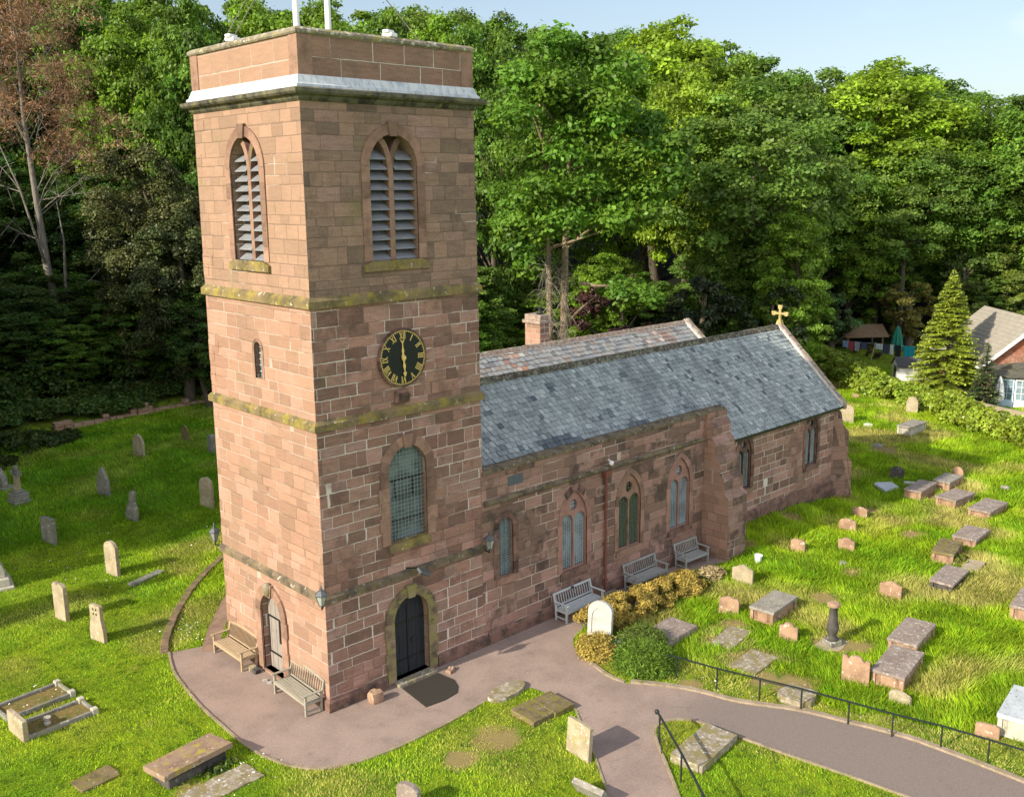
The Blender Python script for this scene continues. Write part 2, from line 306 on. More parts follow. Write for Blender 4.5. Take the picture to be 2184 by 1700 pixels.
# ------------------------------------------------------------------ church
church = thing('church', 'red sandstone church with tall square clock tower and slate roofed nave', 'church')
BAT = .0048
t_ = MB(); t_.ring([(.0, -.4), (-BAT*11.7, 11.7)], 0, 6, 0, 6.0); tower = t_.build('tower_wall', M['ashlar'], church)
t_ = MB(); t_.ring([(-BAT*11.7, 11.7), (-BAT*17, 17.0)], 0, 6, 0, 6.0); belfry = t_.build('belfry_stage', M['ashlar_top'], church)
qr = random.Random(8); m = MB(); m2 = MB()
for (cx_, cy_, sx_, sy_) in ((0, 0, 1, 1), (6, 0, -1, 1), (0, 6, 1, -1)):
    z = .40; k = 0
    while z < 16.8:
        h_ = qr.uniform(.26, .36); b_ = BAT*(z+h_/2); o_ = qr.uniform(-.012, .014); la, lb = (.62, .32) if k % 2 else (.32, .62)
        if o_ > .002 and not any(abs(z+h_/2-s_) < .34 for s_ in (3.4, 8.38, 11.7)): (m if z+h_ < 11.7 else m2).box(*sorted((cx_+sx_*(b_-o_), cx_+sx_*(b_+la))), *sorted((cy_+sy_*(b_-o_*.9), cy_+sy_*(b_+lb))), z, z+h_-.012)
        z += h_; k += 1
QUOINS = ((tower, m.mesh('quoins', bevel=.008)), (belfry, m2.mesh('quoins', bevel=.008)))
def arch(w, spring, apex, kind='round', n=10, base=0.):   # outline (x,z), starts bottom left
    h = w/2; pts = [(-h, base)]
    if kind == 'round':
        rise = apex-spring; pts += [(-h*math.cos(math.pi*i/(2*n)), spring+rise*math.sin(math.pi*i/(2*n))) for i in range(2*n+1)]
    else:
        rise = apex-spring; c = (rise*rise - h*h)/(2*h); Rr = h + c; a1 = math.atan2(rise, c)
        L = [(c - Rr*math.cos(a1*i/n), spring+Rr*math.sin(a1*i/n)) for i in range(n+1)]
        pts += L + [(-x, z) for x, z in L[-2::-1]]
    pts += [(h, base)]; return pts
def off(pts, cx, z=0): return [(p[0]+cx, p[1]+z) for p in pts]
SW = dict(loc=lambda cx, z, out=0: (cx, -out + BAT*z, 0), rot=(0, 0, 0))
def cutter_prism(pts, cx, face, depth, zb=0):
    m = MB()
    if face == 'S': m.prism(off(pts, cx), -.4, depth)
    else: m.prism([(cx - p[0], p[1]) for p in pts], -.4, depth, axis='x')
    return m
def merge(*ms):
    o = MB()
    for m in ms: o.add(m.v, m.f)
    return o
def wpart(face, cx, off_in):      # location and rotation for a part drawn facing -Y with x to the right, off_in = distance behind the wall plane
    return ((cx, off_in, 0), (0, 0, 0)) if face == 'S' else ((off_in, cx, 0), (0, 0, R_(-90)))
A_belf = arch(1.62, 15.25, 16.1, 'gothic', 8, 12.7); A_win = arch(1.38, 6.62, 7.33, 'round', 8, 4.43); A_doorB = arch(1.30, 2.0, 2.69, 'round', 8, .10); A_doorA = arch(1.20, 2.0, 2.66, 'round', 8, .06); A_slit = arch(.40, 10.18, 10.4, 'round', 5, 9.33)
cut(belfry, merge(cutter_prism(A_belf, 2.93, 'S', .62)))
cut(belfry, merge(cutter_prism(A_belf, 3.06, 'W', .62)))
cut(tower, merge(cutter_prism(A_win, 3.04, 'S', .42), cutter_prism(A_doorB, 2.98, 'S', .34)))
cut(tower, merge(cutter_prism(A_doorA, 3.05, 'W', .42), cutter_prism(A_slit, 2.94, 'W', .4)))
def band(pts, t, y0, y1, key=None, base_ext=0):    # arch surround of width t round an outline, with joints as separate blocks
    n = len(pts); out = []
    for i, p in enumerate(pts):
        a = Vector(pts[max(i-1, 0)]); b = Vector(pts[min(i+1, n-1)]); d = (b-a).normalized(); nrm = Vector((-d.y, d.x))
        if i in (0, n-1): nrm = Vector((-1, 0)) if i == 0 else Vector((1, 0))
        out.append((p[0]+nrm.x*t, p[1]+nrm.y*t))
    m = MB()
    zs = None
    i = 0
    # jamb blocks
    def quad(a, b, c, d): m.prism([a, b, c, d], y0 - random.uniform(0, .006), y1)
    for (pi, pj) in ((0, 1), (n-2, n-1)):
        z0, z1 = sorted((pts[pi][1], pts[pj][1])); k = max(2, round((z1-z0)/.45)); xi, xo = pts[pi][0], out[pi][0]
        for q in range(k):
            za, zb = z0+(z1-z0)*q/k, z0+(z1-z0)*(q+1)/k - .008; e = .07*(q % 2)*base_ext
            xa, xb = sorted((xi, xo + math.copysign(e, xo))); quad((xa, za), (xb, za), (xb, zb), (xa, zb))
    st = 2
    for i in range(1, n-2, st):
        j = min(i+st, n-2); inner = [pts[k] for k in range(i, j+1)]; outer = [out[k] for k in range(j, i-1, -1)]
        m.prism(inner+outer, y0 - random.uniform(0, .006), y1)
    if key:
        zt = max(p[1] for p in pts); m.prism([(-.12, zt-.06), (.12, zt-.06), (.19, key), (-.19, key)], y0-.05, y1)
    return m
def sub(mb, name, mat, parent, face, cx, depth, z=None, **k):
    loc, rot = wpart(face, cx, depth); return mb.build(name, mat, parent, loc, rot, **k)
# belfry windows
for face, cx in (('S', 2.93), ('W', 3.06)):
    zin = BAT*14.2
    fr = sub(band(A_belf, .27, -.035, .02, 16.42), 'belfry_window', M['trim'], church, face, cx, zin)
    s = MB(); s.prism([(-1.12, 12.42), (1.12, 12.42), (1.12, 12.6), (.84, 12.7), (-.84, 12.7), (-1.12, 12.6)], -.1, .3); sub(s, 'sill', M['string'], fr, 'S', 0, 0)
    tr = MB(); tr.box(-.085, .085, .115, .345, 12.7, 15.06)
    for sgn in (-1, 1):
        cc = [(sgn*.005+sgn*.50*(1-math.cos(a)), 15.02+1.02*math.sin(a)) for a in np.linspace(0, 1.28, 9)]
        lo, hi = [], []
        for i_, p in enumerate(cc):
            d_ = Vector(cc[min(8, i_+1)])-Vector(cc[max(0, i_-1)]); d_.normalize(); lo.append((p[0]-d_.y*.085, p[1]+d_.x*.085)); hi.append((p[0]+d_.y*.085, p[1]-d_.x*.085))
        tr.prism(lo+hi[::-1], .125+.004*sgn, .335+.004*sgn)
    sub(tr, 'tracery', M['trim'], fr, 'S', 0, 0)
    lv = MB(); k = 11
    for q in range(k):
        z = 12.70 + q*.272
        for s0, s1 in ((-.80, -.09), (.09, .80)):
            e = .04*max(0, q-8)
            lv.add([(s0+e, .10, z), (s1-e, .10, z), (s1-e, .44, z+.235), (s0+e, .44, z+.235), (s0+e, .10, z+.03), (s1-e, .10, z+.03), (s1-e, .44, z+.265), (s0+e, .44, z+.265)], [(0,3,2,1),(4,5,6,7),(0,1,5,4),(1,2,6,5),(2,3,7,6),(3,0,4,7)])
    sub(lv, 'louvre_boards', M['louvre'], fr, 'S', 0, 0)
def grid(x0, x1, z0, z1, nx, nz, y, r, outline=None):
    m = MB()
    def top(x):
        if not outline: return z1
        P = sorted([p for p in outline if p[1] > z0+.01]); 
        for a, b in zip(P, P[1:]):
            if a[0] <= x <= b[0] and b[0] > a[0]: return a[1]+(b[1]-a[1])*(x-a[0])/(b[0]-a[0])
        return z1
    def width(z):
        if not outline: return x0, x1
        xs = []
        for a, b in zip(outline, outline[1:]):
            if (a[1]-z)*(b[1]-z) <= 0 and a[1] != b[1]: xs.append(a[0]+(b[0]-a[0])*(z-a[1])/(b[1]-a[1]))
        return (min(xs), max(xs)) if len(xs) > 1 else (0, 0)
    for i in range(1, nx):
        x = x0+(x1-x0)*i/nx; m.box(x-r, x+r, y-r, y+r, z0, top(x)-.01)
    for j in range(1, nz):
        z = z0+(z1-z0)*j/nz; a, b = width(z)
        if b-a > .05: m.box(a, b, y-r*1.3, y+r*.7, z-r, z+r)
    return m
# big round-headed window in the tower
w = sub(band(A_win, .30, -.04, .02, 7.66, 1), 'tower_window', M['trim'], church, 'S', 3.04, BAT*5.8)
s = MB(); s.prism([(-.76, 4.2), (.74, 4.2), (.74, 4.38), (.69, 4.45), (-.69, 4.45), (-.76, 4.38)], -.12, .25); sub(s, 'sill', M['string'], w, 'S', 0, 0)
g = MB(); g.prism([(x*.99, z) for x, z in A_win], .22, .24); sub(g, 'glass', M['glass'], w, 'S', 0, 0)
sub(grid(-.69, .69, 4.43, 7.33, 11, 24, .10, .0065, A_win), 'window_mesh', M['mesh_grey'], w, 'S', 0, 0)
b = MB()
for z in (5.02, 5.72, 6.28): b.box(-.69, .69, .17, .21, z-.02, z+.02)
b.box(-.36, -.33, .16, .2, 5.72, 6.28); b.box(.3, .33, .16, .2, 5.72, 6.28)
sub(b, 'saddle_bars', M['black_iron'], w, 'S', 0, 0)
# doors
def door(face, cx, A, mat, parent, double):
    f = sub(band(A, .30, -.06, .02, A[len(A)//2][1]+.34, .6), 'doorway', M['door_trim' if double else 'trim'], parent, face, cx, .01)
    d = MB(); hw = -A[0][0]; top = max(p[1] for p in A); zs = A[1][1]
    n = 8
    for i in range(n):
        x0 = -hw+2*hw*i/n+.004; x1 = -hw+2*hw*(i+1)/n-.004; 
        zt = [zs+(top-zs)*math.sqrt(max(0, 1-(min(abs(x), hw)/hw)**2)) for x in (x0, (x0+x1)/2, x1)]
        d.prism([(x0, A[0][1]), (x1, A[0][1]), (x1, zt[2]), ((x0+x1)/2, zt[1]), (x0, zt[0])], .20+.004*(i % 2), .26)
    dd = sub(d, 'door', mat, f, 'S', 0, 0)
    h = MB()
    for z in (.55, 1.75): h.box(-hw+.03, -.06 if double else .10, .185, .20, z, z+.06); (double and h.box(.06, hw-.03, .185, .20, z, z+.06))
    if not double: h.box(-hw+.04, -hw+.07, .188, .198, .55, 1.81)
    if double: h.box(-.02, .02, .175, .2, .12, 2.3)
    (h.box(.12, .2, .17, .2, 1.02, 1.2) if double else h.box(.06, .14, .17, .2, 1.02, 1.78))
    sub(h, 'door_ironwork', M['black_iron'], f, 'S', 0, 0)
    return f
fB = door('S', 2.98, A_doorB, M['door_black'], church, True); fA = door('W', 3.05, A_doorA, M['door_grey'], church, False)
st = MB(); st.box(-.74, .74, -.32, .3, -.1, .10); sub(st, 'doorstep', M['coping'], fB, 'S', 0, 0, bevel=.02)
st = MB(); st.box(-.66, .66, -.10, .36, -.1, .06); sub(st, 'doorstep', M['trim'], fA, 'S', 0, 0, bevel=.02)
hd = MB(); hd.lathe([(.0, 2.62), (.09, 2.66), (.14, 2.78), (.15, 2.92), (.12, 3.02), (.0, 3.06)], 10, 0, -.1); sub(hd, 'carved_keystone', M['coping'], fA, 'S', 0, 0, smooth=True)
# slit window
sl = sub(band(A_slit, .10, -.012, .02), 'slit_window', M['trim'], church, 'W', 2.94, BAT*9.8)
g = MB(); g.prism(A_slit, .16, .18); sub(g, 'glass', M['glass_blue'], sl, 'S', 0, 0); sub(grid(-.2, .2, 9.33, 10.4, 2, 6, .15, .012, A_slit), 'lead_cames', M['mesh_white'], sl, 'S', 0, 0)
# string courses, plinth, cornice, flashing, parapet
def course(z0, z1, o, mat, name='string_course'):
    m = MB(); zi = -BAT*(z0+z1)/2
    m.ring([(zi-.1, z0), (zi+o, z0), (zi+o, z0+(z1-z0)*.62), (zi, z1), (zi-.1, z1)], 0, 6, 0, 6, closed=True)
    return m.build(name, mat, church)
course(3.28, 3.53, .08, M['string_low']); course(8.24, 8.52, .10, M['string']); course(11.56, 11.86, .10, M['string'])
m = MB(); m.ring([(-.1, -.3), (.07, -.3), (.07, .30), (0, .38), (-.1, .38)], 0, 6, 0, 6, closed=True); pl = m.build('plinth', M['trim_dark'], church)
cp = merge(cutter_prism([(-.99, -.5), (-.99, 1), (.99, 1), (.99, -.5)], 2.98, 'S', .3), cutter_prism([(-.92, -.5), (-.92, 1), (.92, 1), (.92, -.5)], 3.05, 'W', .3)); cut(pl, cp)
m = MB(); m.ring([(-.2, 16.84), (-.06, 16.84), (.0, 16.90), (.03, 16.97), (.14, 17.0), (.19, 17.05), (.20, 17.13), (.02, 17.18), (-.2, 17.18)], 0, 6, 0, 6, closed=True); m.build('cornice', M['cornice'], church)
m = MB(); m.ring([(-.16, 17.17), (.05, 17.175), (.05, 17.24), (.0, 17.27), (-.065, 17.46), (-.085, 17.48), (-.16, 17.48)], 0, 6, 0, 6, closed=True); m.build('lead_flashing', M['lead'], church)
m = MB(); m.ring([(-.11, 17.1), (-.11, 18.48), (-.5, 18.48), (-.5, 17.7)], 0, 6, 0, 6); m.build('parapet', M['parapet'], church)
for (x0, x1, y0, y1) in ((.09, .52, .085, .5), (5.48, 5.91, .085, .5), (.085, .5, 5.48, 5.92)): m = MB(); m.box(x0, x1, y0, y1, 17.46, 18.47); m.build('parapet_pilaster', M['trim'], church)
m = MB(); m.ring([(-.56, 18.46), (-.06, 18.46), (-.03, 18.50), (-.03, 18.56), (-.12, 18.63), (-.56, 18.63)], 0, 6, 0, 6, closed=True); m.build('parapet_coping', M['coping'], church)
# clock
clk = MB(); clk.prism([(.80*math.cos(a), 9.92+.80*math.sin(a)) for a in np.linspace(0, 2*math.pi, 49)[:-1]], -.07, .05)
clk = sub(clk, 'clock', M['clock_black'], church, 'S', 2.98, BAT*9.9)
m = MB(); N = 48
ring = lambda r0, r1, y0, y1: [m.add([(r*math.cos(a), y, 9.92+r*math.sin(a)) for r, y in ((r0, y0), (r1, y0), (r1, y1), (r0, y1)) for a in (2*math.pi*i/N, 2*math.pi*(i+1)/N)], [(0, 1, 3, 2), (2, 3, 5, 4), (4, 5, 7, 6), (6, 7, 1, 0)]) for i in range(N)]
ring(.795, .85, -.09, .03); sub(m, 'clock_rim', M['trim_dark'], clk, 'S', 0, 0)
m = MB(); ring(.765, .782, -.08, -.06)
for i in range(60):
    a = 2*math.pi*i/60
    if i % 5: m.bar((.735*math.sin(a), -.075, 9.92+.735*math.cos(a)), (.765*math.sin(a), -.075, 9.92+.765*math.cos(a)), .012, .01, up=(0, 1, 0))
sub(m, 'minute_track', M['gold'], clk, 'S', 0, 0)
def numeral(txt, ang):
    m = MB(); wid = {'I': .052, 'V': .12, 'X': .12}; tot = sum(wid[ch] for ch in txt); x = -tot/2; z0, z1 = .545, .73
    def P(x, z): return (x*math.cos(ang)+z*math.sin(ang), -.078, 9.92 - x*math.sin(ang)+z*math.cos(ang))
    def bar(xa, za, xb, zb, w): m.bar(P(xa, za), P(xb, zb), w, .014, up=(0, 1, 0))
    for ch in txt:
        c = x+wid[ch]/2
        if ch == 'I': bar(c, z0, c, z1, .024); bar(c-.024, z0, c+.024, z0, .010); bar(c-.024, z1, c+.024, z1, .010)
        if ch == 'V': bar(c-.042, z1, c, z0, .026); bar(c+.042, z1, c, z0, .013); bar(c-.06, z1, c-.02, z1, .010); bar(c+.022, z1, c+.06, z1, .010)
        if ch == 'X': bar(c-.042, z1, c+.042, z0, .026); bar(c+.042, z1, c-.042, z0, .013); bar(c-.06, z1, c-.02, z1, .010); bar(c+.02, z1, c+.06, z1, .010); bar(c-.06, z0, c-.02, z0, .010); bar(c+.02, z0, c+.06, z0, .010)
        x += wid[ch]
    sub(m, 'numeral', M['gold'], clk, 'S', 0, 0)
for i, tx in enumerate(('XII', 'I', 'II', 'III', 'IIII', 'V', 'VI', 'VII', 'VIII', 'IX', 'X', 'XI')): numeral(tx, 2*math.pi*i/12)
def hand(name, pts, ang, y):
    m = MB(); m.prism([(x*math.cos(ang)+z*math.sin(ang), 9.92-x*math.sin(ang)+z*math.cos(ang)) for x, z in pts + [(-x, z) for x, z in pts[::-1]]], y-.012, y); sub(m, name, M['gold'], clk, 'S', 0, 0)
hand('minute_hand', [(.055, -.02), (.06, .05), (.025, .11), (.045, .20), (.018, .30), (.018, .42), (.075, .52), (.06, .535), (0, .45)][:-1] + [(.0, .47)], R_(-2), -.085)
hand('hour_hand', [(.055, -.03), (.05, .06), (.022, .12), (.05, .24), (.02, .36), (.02, .42), (.065, .42), (.04, .5), (0, .56)], R_(176), -.10)
m = MB(); m.prism([(.075*math.cos(a), 9.92+.075*math.sin(a)) for a in np.linspace(0, 2*math.pi, 17)[:-1]], -.13, -.1); sub(m, 'hand_boss', M['gold'], clk, 'S', 0, 0)
m = MB(); m.prism([(-.34, 8.62), (.2, 8.6), (.24, 8.85), (.1, 9.0), (-.3, 8.98)], -.1, .05); m.box(-.2, .12, -.14, -.1, 8.66, 8.9); sub(m, 'carved_stone', M['trim_dark'], church, 'S', 2.98, BAT*8.8, bevel=.03)

for o_, q_ in QUOINS:      # worn corner stones, part of the wall itself
    bm = bmesh.new(); bm.from_mesh(o_.data); bm.from_mesh(q_); bm.to_mesh(o_.data); bm.free(); bpy.data.meshes.remove(q_)
# nave, chancel, aisle
ZR = lambda y: 4.6+.943*y
PE = 19.08
def wallpart(name, polys, mat): 
    m = MB()
    for poly, a, b, ax in polys: m.prism(poly, a, b, axis=ax)
    return m.build(name, mat, church)
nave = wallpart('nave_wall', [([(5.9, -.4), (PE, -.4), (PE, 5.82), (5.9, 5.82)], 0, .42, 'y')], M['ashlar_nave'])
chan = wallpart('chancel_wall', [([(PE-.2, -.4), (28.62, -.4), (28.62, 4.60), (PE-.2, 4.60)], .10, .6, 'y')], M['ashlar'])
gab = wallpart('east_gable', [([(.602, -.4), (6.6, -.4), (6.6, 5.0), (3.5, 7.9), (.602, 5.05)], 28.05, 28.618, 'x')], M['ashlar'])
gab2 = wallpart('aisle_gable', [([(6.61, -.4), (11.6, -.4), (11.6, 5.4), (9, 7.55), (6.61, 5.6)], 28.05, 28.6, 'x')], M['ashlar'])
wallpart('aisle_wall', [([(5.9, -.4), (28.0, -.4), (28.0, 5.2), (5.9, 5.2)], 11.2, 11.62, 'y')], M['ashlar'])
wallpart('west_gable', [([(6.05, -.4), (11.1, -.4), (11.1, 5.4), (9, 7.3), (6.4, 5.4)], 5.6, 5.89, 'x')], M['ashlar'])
A1 = arch(.64, 3.86, 4.18, 'round', 6, 2.15); A2 = arch(1.26, 3.25, 4.36, 'gothic', 8, 1.5); A5 = arch(1.0, 3.5, 4.42, 'gothic', 8, 2.0)
NW = [(6.93, A1, 1, 'glass', 'mesh_grey'), (10.22, A2, 2, 'glass_blue', 'mesh_white'), (13.20, A2, 2, 'glass_dark', 'mesh_green'), (16.24, A2, 2, 'glass_blue', 'mesh_white')]
for cx, A, k, gm, mm in NW: cut(nave, cutter_prism(A, cx, 'S', .36))
CW = [(20.80, A5, 2, 'glass_dark', 'mesh_white'), (26.25, A5, 2, 'glass_blue', 'mesh_white')]
for cx, A, k, gm, mm in CW: cut(chan, cutter_prism(A, cx, 'S', .48))
def church_window(cx, A, k, gm, mm, y, trim, i):
    sill = A[0][1]; ap = max(p[1] for p in A); hw = -A[0][0]
    f = sub(band(A, .2 if k == 2 else .22, -.02, .03, None, .5), 'nave_window' if y == 0 else 'chancel_window', M[trim], church, 'S', cx, y)
    s = MB(); s.prism([(-hw-.14, sill-.22), (hw+.14, sill-.22), (hw+.14, sill-.08), (hw, sill+.01), (-hw, sill+.01), (-hw-.14, sill-.08)], -.07, .3); sub(s, 'sill', M['trim_dark' if i % 2 else 'trim'], f, 'S', 0, 0)
    g = MB(); g.prism([(x*.995, z) for x, z in A], .16, .18); sub(g, 'glass', M[gm], f, 'S', 0, 0)
    if k == 2:
        p = MB(); p.prism([(x*1.0, z) for x, z in A], .05, .14); po = sub(p, 'tracery', M[trim], f, 'S', 0, 0)
        lw = hw*.90; lt = A[1][1]+.27; c = MB()
        for sg in (-1, 1): c.prism(off(arch(lw, lt-.3, lt, 'round' if i in (0, 1) else 'gothic', 6, sill+.04), sg*hw*.5), 0, .5)
        ro = hw*.28; c.prism([(ro*math.cos(a), ap-.47*hw/.63-ro*.35+ro*1.15*math.sin(a)) for a in np.linspace(0, 2*math.pi, 17)[:-1]], 0, .5)
        # cutter in world coordinates
        c.v = [(v[0]+cx, v[1]+y, v[2]) for v in c.v]; po.data.transform(Matrix.Translation((cx, y, 0))); po.parent = None; cut(po, c); po.data.transform(Matrix.Translation((-cx, -y, 0))); po.parent = f
        gr = MB()
        for sg in (-1, 1):
            q = grid(-lw/2, lw/2, sill+.04, lt, 5 if mm != 'mesh_green' else 7, 22 if mm != 'mesh_green' else 26, .148, .005 if mm != 'mesh_green' else .009, arch(lw, lt-.3, lt, 'round', 6, sill+.04)); gr.add([(v[0]+sg*hw*.5, v[1], v[2]) for v in q.v], q.f)
            for sg2 in (-1, 1): gr.box(sg*hw*.5+sg2*lw*.46-.011, sg*hw*.5+sg2*lw*.46+.011, .135, .155, sill+.05, lt-.25)
        zc = ap-.47*hw/.63-ro*.35
        for q in (-.33, .33): gr.box(-ro*.9, ro*.9, .135, .152, zc+ro*q-.012, zc+ro*q+.012); gr.box(ro*q-.012, ro*q+.012, .137, .154, zc-ro, zc+ro)
        sub(gr, 'lead_cames', M[mm], f, 'S', 0, 0)
    else: sub(grid(-hw, hw, sill, ap, 3, 26, .12, .010, A), 'window_mesh', M[mm], f, 'S', 0, 0)
for i, a in enumerate(NW): church_window(*a, 0, ('trim_dark', 'trim_pink', 'trim', 'trim_pink')[i], i)
for i, a in enumerate(CW): church_window(*a, .10, 'trim_dark', i+2)
m = MB()
for cx in (10.22,):
    for sg in (-1, 1): m.prism([(cx+sg*.1, 4.34), (cx+sg*.42, 4.1), (cx+sg*.52, 4.32), (cx+sg*.22, 4.55)], -.045, .02)
m.build('relieving_stones', M['trim_dark'], church)
m = MB(); m.prism([(-.02, 4.72), (-.10, 4.77), (-.12, 4.84), (-.10, 4.87), (-.02, 4.92), (.05, 4.92), (.05, 4.72)], 5.98, 17.86, axis='x'); M['nave_cap'] = stone('dark mossy nave coping', (.19, .15, .10), (.075, .062, .045), (.19, .175, .06), .22, (.42, .38, .33), .03, local=False)
m.build('nave_cornice', M['nave_cap'], church)
m = MB(); x = 5.95
while x < PE-.1:
    x2 = min(x+random.uniform(.7, 1.1), PE); dz = random.uniform(-.012, .012); m.prism([(-.05, 5.80+dz), (.47, 5.80+dz), (.47, 5.92+dz), (.2, 5.96+dz), (-.05, 5.90+dz)], x, x2-.012, axis='x'); x = x2
m.build('nave_parapet_coping', M['nave_cap'], church)
m = MB(); m.box(7.05, 7.72, -.012, .03, 5.2, 5.52); m.build('slate_patch', M['slate_solid'], church)
m = MB(); m.prism([(.05, -.3), (-.07, -.3), (-.07, .34), (0, .44), (.05, .44)], 6.08, 17.7, axis='x'); m.build('nave_plinth', M['trim_dark'], church)
m = MB(); m.prism([(.15, -.3), (0.0, -.3), (0.0, .86), (.10, .98), (.15, .98)], PE+.01, 28.1, axis='x'); m.build('chancel_plinth', M['trim_dark'], church)
# buttresses
m = MB(); m.prism([(.1, -.4), (-1.22, -.4), (-1.22, 2.55), (-1.0, 2.75), (-.98, 3.25), (-.78, 3.45), (-.76, 4.0), (-.56, 4.2), (-.54, 4.7), (-.34, 4.9), (-.32, 5.35), (-.14, 5.55), (-.12, 5.84), (.1, 5.84)], 17.78, PE-.005, axis='x'); m.build('nave_buttress', M['ashlar_nave'], church)
Mx = Matrix.Translation((28.45, .30, 0)) @ Matrix.Rotation(R_(-45), 4, 'Z')
m = MB(); m.prism([(-.2, -.4), (1.02, -.4), (1.02, .25), (.94, .35), (.92, 1.75), (.72, 2.05), (.70, 3.25), (.42, 3.6), (.3, 4.2), (-.2, 4.3)], -.33, .33, M=Mx); m.build('chancel_buttress', M['ashlar_nave'], church)
# roofs: every slate a thin tilted plate inside one mesh per roof
rs = random.Random(3)
def roof_mesh(x0, x1, y_e, z_e, y_r, z_r, cw, rh, tint, thick=.014):
    L = math.hypot(y_r-y_e, z_r-z_e); dy, dz = (y_r-y_e)/L, (z_r-z_e)/L; sg = 1 if dy > 0 else -1; ny, nz = -dz*sg, dy*sg
    m = MB(); nr = int(L/rh)+1
    m.add([(x0, y_e, z_e), (x1, y_e, z_e), (x1, y_r, z_r), (x0, y_r, z_r)], [(0, 1, 2, 3)], .2)
    for r in range(nr):
        s0 = r*rh; s1 = min(s0+rh*1.25, L); x = x0 - rs.random()*cw
        while x < x1:
            wd = cw*rs.uniform(.8, 1.2); a, b = max(x+.013, x0), min(x+wd-.013, x1); x += wd
            if b-a < .04: continue
            lift = thick*rs.uniform(2., 4.2); j = rs.uniform(-.016, .016); sk = rs.uniform(-.012, .012); ch = cw*.12
            def P(xx, s, o): return (xx, y_e+dy*s+ny*o, z_e+dz*s+nz*o)
            lo = s0+j
            vs = [P(a, lo+.03, lift), P(a+ch, lo-sk, lift), P(b-ch, lo+sk, lift), P(b, lo+.03, lift), P(b, s1, .006), P(a, s1, .006), P(a, lo+.03, .001), P(a+ch, lo-sk, .001), P(b-ch, lo+sk, .001), P(b, lo+.03, .001)]
            m.add(vs, [(0, 1, 2, 3, 4, 5), (6, 7, 1, 0), (7, 8, 2, 1), (8, 9, 3, 2)], tint(r, a, s0/L))
    return m
def t1(r, x, f):
    v = min(1, max(0, rs.gauss(.5, .2)))
    if (9.6 < x < 11.4 and .12 < f < .3) or (14.3 < x < 15.6 and .14 < f < .26) or (12 < x < 12.6 and .05 < f < .2): v *= .15
    return v
def t2(r, x, f): return min(1, max(0, (rs.random()**.9)*.75 + (.28 if math.sin(x*1.3)+math.sin(x*.53+1) > .9 else 0)))
m = roof_mesh(6.0, PE-.03, .36, ZR(.36), 3.5, 7.90, .235, .205, t1); m2 = roof_mesh(PE-.02, 28.55, -.15, ZR(-.15), 3.5, 7.90, .235, .205, t1); m.add(m2.v, m2.f); m.c[-len(m2.c):] = m2.c; rf = m.build('nave_roof', M['slate'], church, recalc=False)
m = roof_mesh(6.0, 28.55, 6.4, 5.2, 3.5, 7.90, .5, .3, t1); m.build('nave_roof', M['slate'], church, recalc=False)
m = roof_mesh(5.8, 28.4, 6.4, 5.52, 9, 7.62, .30, .26, t2); m.build('aisle_roof', M['slate_mixed'], church, recalc=False)
m = roof_mesh(5.8, 28.4, 11.8, 5.36, 9, 7.62, .5, .3, t2); m.build('aisle_roof', M['slate_mixed'], church, recalc=False)
def ridge(x0, x1, y, z, mat, w, name='ridge_tiles'):
    m = MB(); x = x0
    while x < x1:
        x2 = min(x+.46, x1); d = rs.uniform(-.01, .012)
        m.prism([(y-w, z-w*.8+d), (y-w*.9, z-w*.62+d), (y-.05, z+.085+d), (y+.05, z+.085+d), (y+w*.9, z-w*.62+d), (y+w, z-w*.8+d), (y, z-.02)], x, x2-.01, axis='x'); x = x2
    m.build(name, mat, church)
ridge(6.0, 28.5, 3.5, 7.93, M['moss_ridge'], .17); ridge(5.9, 28.35, 9, 7.65, M['pink_ridge'], .15)
m = MB()
m.prism([(-.14, ZR(-.14)+.05), (3.5, 7.95), (3.5, 8.07), (-.14, ZR(-.14)+.17)], 28.42, 28.52, axis='x'); m.prism([(6.5, 5.16), (3.5, 7.95), (3.5, 8.07), (6.5, 5.28)], 28.42, 28.52, axis='x')
m.prism([(6.5, 5.66), (9, 7.66), (9, 7.78), (6.5, 5.78)], 28.3, 28.4, axis='x'); m.build('verge_fillet', M['lime'], church)
m = MB()
for (ya, za, yb, zb) in ((-.2, ZR(-.2), 3.5, 7.93), (6.6, 5.05, 3.5, 7.93), (6.5, 5.6, 9, 7.66), (11.7, 5.4, 9, 7.66)):
    k = 6; xo = 28.53 if yb < 5 else 28.41
    for q in range(k):
        f0, f1 = q/k, (q+1)/k-.012; y0, y1 = ya+(yb-ya)*f0, ya+(yb-ya)*f1; z0, z1 = za+(zb-za)*f0, za+(zb-za)*f1
        m.prism([(y0, z0-.1), (y1, z1-.1), (y1, z1+.2), (y0, z0+.2)], xo, xo+.27, axis='x')
m.build('gable_coping', M['pink_ridge'], church)
m = MB(); m.box(PE, 28.5, -.19, -.07, 4.36, 4.46); m.build('gutter', M['black_iron'], church)
m = MB(); x = PE+.1
while x < 28.4: m.box(x, x+.12, -.04, .11, 4.28, 4.4); x += .52
m.build('eaves_corbels', M['trim_dark'], church)
